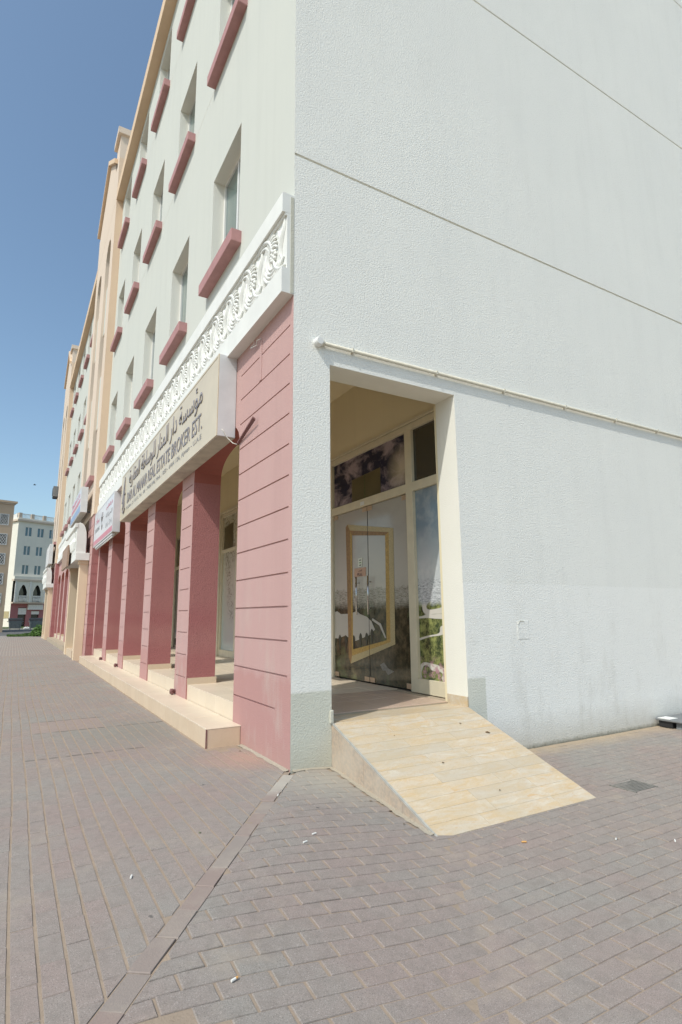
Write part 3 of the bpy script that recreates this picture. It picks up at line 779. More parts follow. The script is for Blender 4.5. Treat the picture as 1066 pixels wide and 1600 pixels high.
for m in (0, 1):
    o = m*PERIOD; y0 = o+1.40 if m == 0 else o+1.75; y1 = o+15.9
    st = MB(); st.box(-.405, .06, y0+.012, y1, -.3, .20); st = st.build('lower_step', 'grout', B)
    n = int((y1-y0)/.40)
    tw = (y1-y0)/n
    if m == 0:
        tiles(st, 'tread_tile', 'tile_cream', None, tw, .43, .01, (0, 1, 0), (1, 0, 0), (0, 0, 1), (-.418, y0, .212), n, 1)
        tiles(st, 'riser_tile', 'tile_riser', None, tw, .215, .01, (0, 1, 0), (0, 0, 1), (-1, 0, 0), (-.418, y0, -.012), n, 1, gap=.003)
        tiles(st, 'end_tile', 'tile_riser', None, .415, .215, .01, (1, 0, 0), (0, 0, 1), (0, -1, 0), (-.416, y0, -.012), 1, 1)
        MB().box(-.422, -.41, y0-.006, y0+.008, -.01, .206).build('corner_trim', 'rust_pink', st)
    fl = MB().box(.03, 2.7, (.358 if m == 0 else o+.94), o+22.4, -.3, FLOOR-.012).build('arcade_floor', 'grout', B)
    ri = MB()
    ry0 = o+1.69
    tiles(fl, 'riser_tile', 'tile_cream', None, (o+15.97-ry0)/35, .235, .01, (0, 1, 0), (0, 0, 1), (-1, 0, 0), (.018, ry0, .20), 35, 1)
    if m == 0:
        tiles(fl, 'floor_tile', 'tile_cream', None, .42, .414, .012, (0, 1, 0), (1, 0, 0), (0, 0, 1), (.022, 1.69, FLOOR), 34, 6)
        tiles(fl, 'floor_tile', 'tile_floor', None, .33, .46, .012, (0, 1, 0), (1, 0, 0), (0, 0, 1), (.47, .36, FLOOR), 4, 4)
    else:
        MB().quad((.03, ry0, FLOOR), (2.5, ry0, FLOOR), (2.5, o+22, FLOOR), (.03, o+22, FLOOR)).build('floor_finish', 'tile_cream', fl)

# ---- shop fronts on the back wall of the arcade
XS = 2.50
mb = MB()
shop = [(.44, 4.20, FLOOR-.05, 4.33), (5.0, 10.02, FLOOR-.05, 4.33), (12.0, 16.75, FLOOR-.05, 4.33), (17.6, 21.6, FLOOR-.05, 4.33)]
slotwall(mb, (XS-.03, 0, 0), YV, ZV, -XV, .30, 22.4, .2, 5.6, [(a, b2, c, d, .12, True) for (a, b2, c, d) in shop], backmat=1)
mb.build('shop_wall', ['arcade_wall', 'glass_dark'], B)
mb = MB(); mb.quad((XS, 22.4, .2), (XS, 22.4, 5.6), (XS, 44, 5.6), (XS, 44, .2)); mb.build('shop_wall', 'arcade_wall', B)
fo = MB()
fo.box(XS-.03, XS+.05, .44, 4.20, 4.23, 4.326); fo.box(XS-.06, XS+.02, .38, 4.26, 4.33, 4.37)
fo.box(XS-.025, XS+.05, .44, 4.20, 3.285, 3.42); fo.box(XS-.028, XS+.05, 1.14, 1.305, FLOOR, 4.23); fo.box(XS-.028, XS+.05, 3.56, 3.70, FLOOR, 4.23)
fo.box(XS-.026, XS+.05, .44, .50, FLOOR, 4.23); fo.box(XS-.03, XS+.05, .50, 1.14, FLOOR, .62); fo.box(XS-.03, XS+.05, 3.70, 4.2, FLOOR, .62)
sf = fo.build('shop_frame', 'alu_frame', B, bevel=.004)
XG = XS+.02
MB().quad((XG, 1.14, 3.42), (XG, 1.14, 4.23), (XG, .5, 4.23), (XG, .5, 3.42)).build('pane', 'glass_dark', sf)
MB().quad((XG, 3.56, 3.42), (XG, 3.56, 4.23), (XG, 1.3, 4.23), (XG, 1.3, 3.42)).build('pane', 'print_sky_dark', sf)
MB().quad((XG, 1.14, .62), (XG, 1.14, 3.29), (XG, .5, 3.29), (XG, .5, .62)).build('pane', 'print_park', sf)
MB().quad((XG, 4.2, .62), (XG, 4.2, 4.23), (XG, 3.70, 4.23), (XG, 3.70, .62)).build('pane', 'print_park', sf)
def film(name, poly, mat, parent, dx=-.003, th=.0015):
    return MB().prism([(XG+dx, y, z) for y, z in poly], (th, 0, 0)).build(name, mat, parent)
film('film_cutout', [(2.93, 3.43), (2.93, 3.83), (2.03, 3.86), (2.03, 3.43)], 'print_olive', sf)
film('film_cutout', [(2.52, 3.43), (2.52, 3.846), (2.495, 3.847), (2.495, 3.43)], 'print_green', sf, -.005)
MB().box(XS-.032, XS-.024, 2.47, 2.58, 3.31, 3.37).build('door_closer_label', 'alu_white', sf)
# door leaves
doors = []
for (a, b2) in ((2.435, 3.555), (1.31, 2.425)):
    d = MB().box(XG-.006, XG+.006, a, b2, FLOOR+.02, 3.275).build('door', 'print_city', B); doors.append(d)
    for (yy, zz) in ((a, 3.20), (b2-.15, 3.20), (a, FLOOR+.022), (b2-.15, FLOOR+.022)):
        MB().box(XG-.018, XG-.008, yy+.005, yy+.145, zz, zz+.075).build('patch_fitting', 'brass', d, bevel=.003)
dl, dr = doors
MB().box(XG-.010, XG+.008, 2.424, 2.436, FLOOR+.02, 3.275).build('meeting_edge', 'dark', dl)
for d, yh in ((dl, 2.72), (dr, 2.36)):
    h = MB(); h.tube([(XG-.065, yh, 1.50), (XG-.065, yh, 2.12)], .016, 10); h.tube([(XG-.065, yh, 1.6), (XG-.004, yh, 1.6)], .01, 8); h.tube([(XG-.065, yh, 2.02), (XG-.004, yh, 2.02)], .01, 8)
    h.build('door_handle', 'steel', d, smooth=True)
def clipy(poly, lo, hi):
    pv = [Vector(p) for p in poly]; pv = clip(pv, Vector((1, 0)), hi); pv = clip(pv, Vector((-1, 0)), -lo) if len(pv) > 2 else []
    return [(p.x, p.y) for p in pv]
def deco(name, poly, mat, dx=-.009, th=.0012):
    for d, lo, hi in ((dl, 2.437, 3.55), (dr, 1.315, 2.423)):
        c2 = clipy(poly, lo, hi)
        if len(c2) > 2: MB().prism([(XG+dx, y, z) for y, z in c2], (th, 0, 0)).build(name, mat, d)
deco('lake_print', [(3.70, 1.45), (3.571, 1.544), (3.467, 1.563), (3.347, 1.513), (3.208, 1.512), (3.0, 1.52), (2.811, 1.557), (2.704, 1.509), (2.495, 1.463), (2.362, 1.391), (2.267, 1.267), (2.403, 1.184), (2.934, 1.049), (3.177, 1.155), (3.434, 1.09), (3.70, 1.102)], 'print_white')
deco('path_print', [(2.143, .734), (2.032, .776), (1.928, .699), (1.767, .662), (1.932, .599), (2.0, .66), (2.068, .655)], 'print_grey')
deco('path_print', [(2.33, 1.44), (2.10, 1.36), (1.96, 1.15), (1.99, 1.14), (2.14, 1.33), (2.35, 1.41)], 'print_white')
for i in range(7):                                    # palms of the print
    yy = 3.60-.21*i+random.uniform(-.07, .07); zb = .93+random.uniform(-.03, .07)+.04*(i > 3)
    deco('palm_print', [(yy+.012, zb), (yy+.03, zb+.12), (yy+.055, zb+.16), (yy+.03, zb+.22), (yy, zb+.24), (yy-.035, zb+.21), (yy-.05, zb+.15), (yy-.02, zb+.12), (yy-.012, zb)], 'print_dark', -.0105)
GO = [(3.079, 3.063), (1.695, 2.811), (1.72, 1.06), (3.016, .692)]; GI = [(2.928, 2.851), (1.922, 2.724), (1.942, 1.111), (2.937, .928)]
GM = [((a*.45+c*.55), (b2*.45+d*.55)) for (a, b2), (c, d) in zip(GO, GI)]
for k, (mo_, mi_) in enumerate((('gold_pale', 'gold_dark'), ('gold_pale', 'gold_print'), ('gold_pale', 'gold_print'), ('gold_dark', 'gold_print'))):
    j = (k+1) % 4
    deco('frame_print', [GO[k], GO[j], GM[j], GM[k]], mo_, -.0115); deco('frame_print', [GM[k], GM[j], GI[j], GI[k]], mi_, -.0115)
deco('frame_print', [(3.14, 3.02), (3.079, 3.063), (3.016, .692), (3.08, .80)], 'gold_dark', -.0113)
MB().box(XG-.014, XG-.010, 2.50, 2.86, 2.125, 2.27).build('notice', 'notice_brown', dl)
lettering('notice_text', arabic('اسحب'), 'ink', dl, 2.74, 2.62, 2.205, 2.245, XG-.0155, .001)
lettering('notice_text', 'PULL', 'ink', dl, 2.76, 2.60, 2.14, 2.185, XG-.0155, .001)
MB().box(XG-.013, XG-.010, 2.61, 2.73, 2.29, 2.435).build('notice', 'notice_pale', dl)
for zz, mm in ((2.40, 'ink'), (2.355, 'ink_green'), (2.315, 'ink')):
    MB().box(XG-.0145, XG-.013, 2.64, 2.70, zz-.008, zz+.008).build('notice_text', mm, dl)
# second and third shop windows (seen between the columns)
fo = MB(); XF = XS-.025
fo.box(XF, XS+.05, 5.0, 10.02, 4.235, 4.33); fo.box(XF, XS+.05, 5.0, 10.02, 3.22, 3.31); fo.box(XF, XS+.05, 5, 10.02, FLOOR, .60)
for yy in (5.0, 6.2, 7.5, 8.7, 9.93): fo.box(XF-.004, XS+.05, yy, yy+.09, .60, 4.235)
fo.box(XF-.05, XS, 9.99, 10.08, FLOOR, 4.40); fo.box(XF-.05, XS, 5, 9.99, 4.33, 4.40)
sf2 = fo.build('shop_frame', 'alu_frame', B, bevel=.004)
for a, b2 in ((5.09, 6.2), (6.29, 7.5), (7.59, 8.7), (8.79, 9.93)):
    MB().quad((XG, b2, .6), (XG, b2, 3.22), (XG, a, 3.22), (XG, a, .6)).build('pane', 'print_sketch', sf2)
    MB().quad((XG, b2, 3.31), (XG, b2, 4.235), (XG, a, 4.235), (XG, a, 3.31)).build('pane', 'print_sketch', sf2)
film('film_cutout', [(9.9, 3.33), (9.9, 3.95), (9.15, 4.02), (9.15, 3.33)], 'print_olive', sf2)
fo = MB(); fo.box(XF, XS+.05, 12, 16.75, 4.235, 4.33); fo.box(XF, XS+.05, 12, 16.75, 3.13, 3.24); fo.box(XF, XS+.05, 12, 14.0, FLOOR, .6)
for yy in (12.0, 13.2, 14.2, 15.25, 15.95, 16.65): fo.box(XF-.004, XS+.05, yy, yy+.10, FLOOR, 4.235)
fo.box(XF-.05, XS, 16.72, 16.8, FLOOR, 4.42)
sf3 = fo.build('shop_frame', 'alu_frame', B, bevel=.004)
for a, b2, z0, z1, mm in ((12.1, 14.2, .6, 3.13, 'glass_dark'), (14.3, 15.25, FLOOR, 3.13, 'glass_dark'), (15.35, 15.95, FLOOR+.1, 3.13, 'glass_dark'), (16.05, 16.65, FLOOR+.1, 3.13, 'glass_dark'), (12.1, 16.65, 3.24, 4.235, 'glass_dark')):
    MB().quad((XG, b2, z0), (XG, b2, z1), (XG, a, z1), (XG, a, z0)).build('pane', mm, sf3)
for i in range(4):
    for j in range(2):
        ya = 15.98+.17*i; za = 3.30+.43*j
        film('flyer', [(ya+.13, za), (ya+.13, za+.38), (ya, za+.38), (ya, za)], ('card_white', 'print_green', 'notice_brown', 'print_sketch')[(i*2+j) % 4], sf3)
# ---- small fixtures of the building
def conduit():
    mb = MB(); mb.tube([(.33, -.035, 4.567), (16, -.035, 4.569)], .022, 10)
    return mb
p = empty('conduit_pipe', (.31, -.035, 4.567)); tag(p, 'cream conduit pipe running level across the blank side wall', 'pipe')
def child(mb, name, mat, par, smooth=False, bevel=0.):
    L = par.location
    mb.v = [(a-L.x, b2-L.y, c-L.z) for a, b2, c in mb.v]
    return mb.build(name, mat, par, smooth, bevel)
child(conduit(), 'pipe_run', 'pipe_cream', p, True)
child(MB().tube([(.30, -.0, 4.567), (.30, -.06, 4.567), (.30, -.085, 4.567)], [.052, .052, .04], 16), 'end_cap', 'alu_white', p)
child(MB().tube([(.32, -.035, 4.567), (.37, -.035, 4.567)], .033, 10), 'coupling', 'pipe_cream', p)
for k in range(12):
    xx = .72+1.25*k+random.uniform(-.08, .08)
    child(MB().box(xx-.009, xx+.009, -.060, -.0, 4.542, 4.592), 'clip', 'pipe_cream', p)
# drain spouts at the column feet
for (yy, xx, zz) in ((4.58, 0, .262), (10.66, 0, .262), (17.75, -.225, .30), (13.6, 0, .25)):
    d = MB(); d.tube([(xx+.02, yy, zz), (xx-.05, yy, zz)], .034, 10); d.tube([(xx-.05, yy, zz), (xx-.085, yy, zz+.004)], [.045, .04], 10)
    d.tube([(xx-.045, yy, zz), (xx-.05, yy-.05, zz+.03)], .02, 8); d.tube([(xx-.055, yy-.03, zz-.05), (xx-.05, yy-.02, zz)], .022, 8)
    d.build('drain_tap', 'rust_pink' if zz < .28 else 'grey_plastic', B, smooth=True)
# stub of masonry beside the ramp head, painted skirting at the jamb
MB().box(.44, .485, -.02, .05, .40, .535).build('plaster_stub', 'cement', B, bevel=.012)
MB().box(2.318, 2.334, -.004, .36, .405, .52).build('jamb_skirting', 'granite', B)
# patched socket on the side wall
mb = MB(); mb.box(3.235, 3.44, -.005, 0.0, 1.17, 1.40); mb.build('wall_patch', 'stucco_side', B, bevel=.004)
MB().tube([(3.25, -.005, 1.36), (3.28, -.006, 1.40), (3.36, -.005, 1.395)], .005, 6).build('patch_scar', 'cement', B)
# scar and bracket on the corner pier
MB().box(-.008, 0, .93, 1.0, 4.42, 4.98).build('plaster_scar', 'pink', B)
# loose strip at the end of the cornice
MB().box(-.045, -.003, -.004, .012, 5.10, 6.33).build('cornice_end_strip', 'cement', B)

# ================================================================== RAMP
rp = empty('entrance_ramp', (1.4, -.8, -.18)); tag(rp, 'yellow granite ramp sloping up to the arcade doorway', 'ramp')
RX0, RX1, RY1, ZT, ZB = .478, 2.333, -1.655, .405, -.178
def rz(y): return ZT+(ZB-ZT)*(y/RY1)
nr = 12
mb = MB(); mb.prism([(RX0+.012, .3, -.45), (RX0+.012, .3, ZT-.02), (RX0+.012, 0, ZT-.02), (RX0+.012, RY1, ZB-.02), (RX0+.012, RY1, -.45)], (RX1-RX0-.02, 0, 0)); child(mb, 'ramp_core', 'grout', rp)
for i in range(nr):
    ya = RY1*i/nr; yb = RY1*(i+1)/nr+.0022
    cuts = [RX0]+sorted(RX0+(RX1-RX0)*c for c in ([random.uniform(.25, .45), random.uniform(.6, .8)] if i % 2 else [random.uniform(.4, .6)]))+[RX1]
    for xa, xb in zip(cuts, cuts[1:]):
        dz = 0.; xb -= .0018
        t2 = MB(); t2.prism([(xa, ya, rz(ya)+dz), (xa, yb, rz(yb)+dz), (xa, yb, rz(yb)-.02), (xa, ya, rz(ya)-.02)], (xb-xa, 0, 0)); child(t2, 'slab', 'granite', rp)
for k in range(2):
    xa = RX0+k*(RX1-RX0)/2
    child(MB().box(xa, xa+(RX1-RX0)/2-.003, .002, .355, ZT-.02, ZT+.001), 'slab', 'granite', rp)
child(MB().prism([(RX0-.014, 0, rz(0)+.006), (RX0-.014, RY1, rz(RY1)+.006), (RX0-.014, RY1, rz(RY1)-.012), (RX0-.014, 0, rz(0)-.012)], (.016, 0, 0)), 'edge_trim', 'galvanised_pale', rp)
for (ya, yb) in ((0., -.6), (-.603, -1.2), (-1.203, RY1)):
    sd2 = MB(); sd2.prism([(RX0-.012, ya, rz(ya)-.002), (RX0-.012, ya, -.45), (RX0-.012, yb, -.45), (RX0-.012, yb, rz(yb)-.002)], (.02, 0, 0)); child(sd2, 'side_slab', 'granite_side', rp)

# ================================================================== SIGNS
def signbox(name, label, y0, y1, z0, z1, x0, x1, facemat, sidemat):
    s = empty(name, (x1, y0, z0)); tag(s, label, 'sign')
    child(MB().box(x0, x1, y0, y1, z0, z1), 'sign_case', [sidemat], s, bevel=.006)
    child(MB().box(x0-.008, x0+.001, y0+.03, y1-.03, z0+.03, z1-.03), 'sign_face', [facemat], s)
    child(MB().box(x0+.01, x1-.004, y0+.01, y1-.01, z0-.004, z0), 'underside', ['sign_under'], s)
    for a, b2, c, d in ((y0, y0+.04, z0, z1), (y1-.04, y1, z0, z1), (y0+.04, y1-.04, z0, z0+.035), (y0+.04, y1-.04, z1-.035, z1)):
        child(MB().box(x0-.014, x0+.002, a, b2, c, d), 'sign_rim', [facemat if facemat == 'sign_cream' else sidemat], s, bevel=.003)
    return s
def text_on(s, *a, **k):
    o = lettering(*a, **k); L = s.location
    o.data.transform(Matrix.Translation(-L)); o.parent = s; o['kind'] = 'stuff'; return o
X1 = -.258
s1 = signbox('shop_sign', 'cream shop sign with dark blue Arabic and English raised letters over arcade', 1.87, 9.95, 3.92, 5.115, X1, -.004, 'sign_cream', 'sign_metal')
text_on(s1, 'arabic_letters', arabic('مؤسسة دار المنار للوساطة العقارية'), 'letter_blue', None, 8.85, 2.62, 4.55, 5.02, X1-.014, depth=.010, bold=-.004)
text_on(s1, 'english_letters', 'DAR AL MANAR REAL ESTATE BROKER EST.', 'letter_blue', None, 9.0, 2.60, 4.235, 4.50, X1-.013, depth=.008, bold=.0)
text_on(s1, 'small_letters', 'P.O.Box : 2 1 0 5 5, Tel. : 06 - 7426 646, Mob. : 050 - 6464 126, Ajman - U.A.E', 'letter_grey', None, 9.1, 2.62, 4.06, 4.165, X1-.011, depth=.002)
lg = MB()
for k in range(2):
    yy = 9.42
lg.tube([(X1-.02, 9.45, 4.62), (X1-.02, 9.45, 5.0)], [.03, .008], 6); lg.tube([(X1-.02, 9.30, 4.55), (X1-.02, 9.62, 4.55)], .018, 6); lg.tube([(X1-.02, 9.45, 4.30), (X1-.02, 9.45, 4.62)], [.05, .03], 6)
lg.tube([(X1-.02, 9.45+.16*math.cos(R(t)), 4.20+.13*math.sin(R(t))) for t in range(-170, 20, 15)], .016, 6); lg.tube([(X1-.02, 9.36, 4.20), (X1-.02, 9.40, 4.36), (X1-.02, 9.52, 4.36), (X1-.02, 9.56, 4.2)], .014, 6)
child(lg, 'lighthouse_emblem', ['letter_blue'], s1)
X2 = -.20
s2 = signbox('shop_sign', 'white shop sign with pink bottom band and lamp tube below', 11.70, 16.15, 3.90, 5.10, X2, -.004, 'sign_white', 'sign_metal')
child(MB().box(X2-.012, X2-.008, 11.76, 16.10, 3.94, 4.10), 'pink_band', ['pink_band'], s2)
text_on(s2, 'arabic_letters', arabic('دار الملابس'.replace('ب', 'ب')), 'letter_pink', None, 13.3, 11.95, 4.78, 4.92, X2-.011, depth=.003)
text_on(s2, 'arabic_letters', arabic('سيدات'), 'letter_pink', None, 15.8, 14.9, 4.62, 4.86, X2-.011, depth=.003)
text_on(s2, 'arabic_letters', arabic('الحياكة'.replace('ه', 'ة')), 'letter_grey', None, 13.3, 11.95, 4.50, 4.66, X2-.011, depth=.003)
text_on(s2, 'english_letters', 'TAILORING', 'letter_grey', None, 15.9, 14.7, 4.36, 4.50, X2-.011, depth=.003)
text_on(s2, 'english_letters', '0 6 - 7 4', 'letter_grey', None, 13.2, 12.0, 4.20, 4.36, X2-.011, depth=.003)
em = MB(); em.tube([(X2-.012, 14.2, 4.86), (X2-.012, 14.05, 4.68), (X2-.012, 14.15, 4.55), (X2-.012, 14.0, 4.40), (X2-.012, 14.1, 4.28)], [.01, .05, .02, .03, .008], 6)
em.tube([(X2-.012, 14.0, 4.82), (X2-.012, 13.9, 4.68)], [.04, .01], 6); child(em, 'dress_emblem', ['letter_grey'], s2)
child(MB().tube([(X2+.05, 11.95, 3.80), (X2+.05, 15.7, 3.80)], .022, 10), 'lamp_tube', ['tube_white'], s2, True)
child(MB().box(X2+.01, X2+.09, 11.9, 15.8, 3.83, 3.892), 'lamp_housing', ['sign_metal'], s2)
def tower_sign(o, label, blue, za, zb):
    s = signbox('shop_sign', label, o+17.0, o+21.2, za, zb, -.64, -.42, 'sign_white', 'sign_metal')
    if blue:
        child(MB().box(-.655, -.648, o+17.1, o+21.1, za+.06, za+.30), 'blue_band', ['blue_band'], s)
        child(MB().box(-.655, -.648, o+17.3, o+20.9, za+.42, za+.56), 'red_band', ['pink_band'], s)
        text_on(s, 'english_letters', 'TRADING CO.', 'letter_pink', None, o+20.8, o+17.4, za+.66, za+.82, -.651, depth=.003)
    for yy in (o+17.6, o+20.6): child(MB().box(-.42, -.25, yy, yy+.06, za+.1, za+.16), 'bracket', ['grey_plastic'], s)
    return s
tower_sign(0, 'white sign box with blue and red bands on brackets above first portico', True, 5.30, 6.26)
tower_sign(PERIOD, 'white sign box on the far tower above the second portico', False, 5.16, 6.55)
s5 = signbox('shop_sign', 'brown sign board hung on the white portico parapet', 18.6, 21.25, 3.42, 4.25, -.84, -.78, 'brown_sign', 'brown_sign')
# loose wires and bracket bar
wr = MB().tube([(-.20, 1.862, 4.02), (-.17, 1.86, 3.98), (-.12, 1.855, 3.90), (-.06, 1.80, 3.82), (-.02, 1.74, 3.79)], .006, 6).build('loose_wire', 'wire', smooth=True)
tag(wr, 'thin white wire hanging from the lower corner of the cream sign', 'wire')
wr = MB().tube([(-.02, 1.18, 5.05), (-.04, 1.12, 4.98), (-.05, 1.22, 4.96), (-.03, 1.05, 4.93), (-.05, 1.0, 4.97), (-.01, .95, 4.98)], .006, 6).build('loose_wire', 'wire', smooth=True)
tag(wr, 'curled loose wire end under the cornice on the pink pier', 'wire')
br = MB(); br.prism([(-.001, 1.72, 3.775), (-.03, 1.72, 3.79), (-.075, 1.02, 3.93), (-.045, 1.0, 3.90)], (0, 0, .024)); br = br.build('metal_bracket', 'rust_pink', bevel=.003)
tag(br, 'pink painted metal bar jutting from the corner pier beside the cream sign', 'bracket')

# ================================================================== LITTER ON THE PAVEMENT
def gpt(x, y): return gz(x, y)
butts = [(-1.739, -1.556, 'white cigarette butt among the bricks left of the border strip', 70), (-.604, -1.547, 'cigarette butt nearer the border strip of the pair left of the ramp', 15), (-.478, -1.437, 'cigarette butt nearer the ramp of the pair beside it', 10),
         (.969, -2.033, 'orange cigarette butt on the bricks in front of the ramp foot', 150), (1.604, -2.348, 'white cigarette butt with burnt end right of the ramp foot', 30), (-1.518, -2.716, 'white cigarette butt nearest the camera right of the border strip', 20),
         (1.941, -2.596, 'cigarette butt at the right edge of the picture', 35), (-.40, -.62, 'cigarette butt lying on the upper end of the border strip', 60)]
for i, (x, y, lb, ang) in enumerate(butts):
    L = .034 if i != 3 else .036; a = R(ang); dx, dy = math.cos(a)*L/2, math.sin(a)*L/2; z = gz(x, y)+.008
    e = empty('cigarette_butt', (x, y, gz(x, y))); tag(e, lb, 'litter', 'cigarette butts on the pavement')
    child(MB().tube([(x-dx, y-dy, z), (x+dx*.3, y+dy*.3, z)], .0055, 8), 'paper', ['butt_orange' if i == 3 else 'butt_white'], e)
    child(MB().tube([(x+dx*.3, y+dy*.3, z), (x+dx, y+dy, z)], [.0055, .005], 8), 'filter', ['butt_orange' if i in (3, 5) else ('dark' if i == 4 else 'butt_white')], e)
def leaf(x, y, z, s, ang, label, mat='leaf_dry', slope=0.):
    mb = MB(); n = 6; V = []; s *= .6
    for i in range(n+1):
        t = i/n; ww = s*.28*math.sin(math.pi*(.04+.92*t)); zz = .004+.003*math.sin(t*4+ang)
        for q in (-1, 0, 1):
            lx, ly = s*(t-.5), ww*q; V.append((x+lx*math.cos(ang)-ly*math.sin(ang), y+lx*math.sin(ang)+ly*math.cos(ang), z+zz+abs(q)*.002+slope*(lx*math.sin(ang)+ly*math.cos(ang))))
    mb.v = V; mb.f = [(i*3+j, i*3+j+1, i*3+j+4, i*3+j+3) for i in range(n) for j in range(2)]; mb.m = [0]*len(mb.f)
    o = mb.build('dry_leaf', mat); mo = o.modifiers.new('thick', 'SOLIDIFY'); mo.thickness = .0012
    return tag(o, label, 'leaf', 'fallen leaves')
sl = (ZT-ZB)/-RY1
leaf(1.93, -.30, rz(-.30), .05, .2, 'small dark leaf on the upper right of the ramp', slope=sl)
leaf(2.12, -.52, rz(-.52), .09, -.5, 'long thin dry leaf at the right edge of the ramp', slope=sl)
leaf(1.0, -.35, rz(-.35), .035, 1.2, 'small dark leaf high on the left half of the ramp', slope=sl)
leaf(1.20, -.86, rz(-.86), .045, .1, 'small curled leaf in the middle of the ramp', slope=sl)
leaf(1.45, -1.33, rz(-1.33), .04, .4, 'dry leaf low on the ramp', slope=sl)
leaf(-1.20, -1.09, 0, .045, .7, 'olive dry leaf on the bricks left of the border strip', 'leaf_green')
leaf(2.62, -.95, gz(2.62, -.95), .05, .7, 'dark dry leaf on the bricks right of the ramp')
leaf(-.13, 1.05, 0, .05, .3, 'dry leaf at the foot of the pink pier by the step')
for k, yy in enumerate((-.55, -.9, -1.12, -1.38)):
    xx = .40-.05*(k % 2); leaf(xx, yy, gz(xx, yy), .05, .4+1.3*k, ('first brown leaf scrap from the wall along the left foot of the ramp', 'second brown leaf scrap from the wall at the ramp side', 'third brown leaf scrap from the wall at the ramp side', 'leaf scrap nearest the pointed lower end of the ramp side')[k])
# plastic tray by the wall
t = empty('plastic_tray', (6.5, -.2, -.18)); tag(t, 'grey plastic tray with white card lying against the blank wall', 'tray')
z0 = -.18
child(MB().box(5.98, 6.95, -.42, -.03, z0+.095, z0+.125), 'tray_top', ['grey_plastic'], t, bevel=.01)
for xx in (6.03, 6.40, 6.80):
    child(MB().prism([(xx, -.40, z0), (xx+.14, -.40, z0), (xx+.12, -.40, z0+.096), (xx+.02, -.40, z0+.096)], (0, .10, 0)), 'foot', ['grey_plastic'], t)
child(MB().box(6.01, 6.9, -.26, -.06, z0+.01, z0+.094), 'inner_rib', ['black_plastic'], t)
child(MB().box(5.99, 6.20, -.24, -.06, z0+.126, z0+.132), 'card', ['card_white'], t)
# drain grating flush in the paving
gr = MB(); gx, gy = 2.95, -1.62
for i in range(9): gr.box(gx-.16, gx+.16, gy-.12+.028*i, gy-.12+.028*i+.016, gz(gx, gy)-.01, gz(gx, gy)+.006)
gr.box(gx-.18, gx-.16, gy-.14, gy+.14, gz(gx, gy)-.01, gz(gx, gy)+.008); gr.box(gx+.16, gx+.18, gy-.14, gy+.14, gz(gx, gy)-.01, gz(gx, gy)+.008)
gr = gr.build('drain_grating', 'grate_grey'); tag(gr, 'small grey drain grating set in bricks right of the ramp', 'grating')

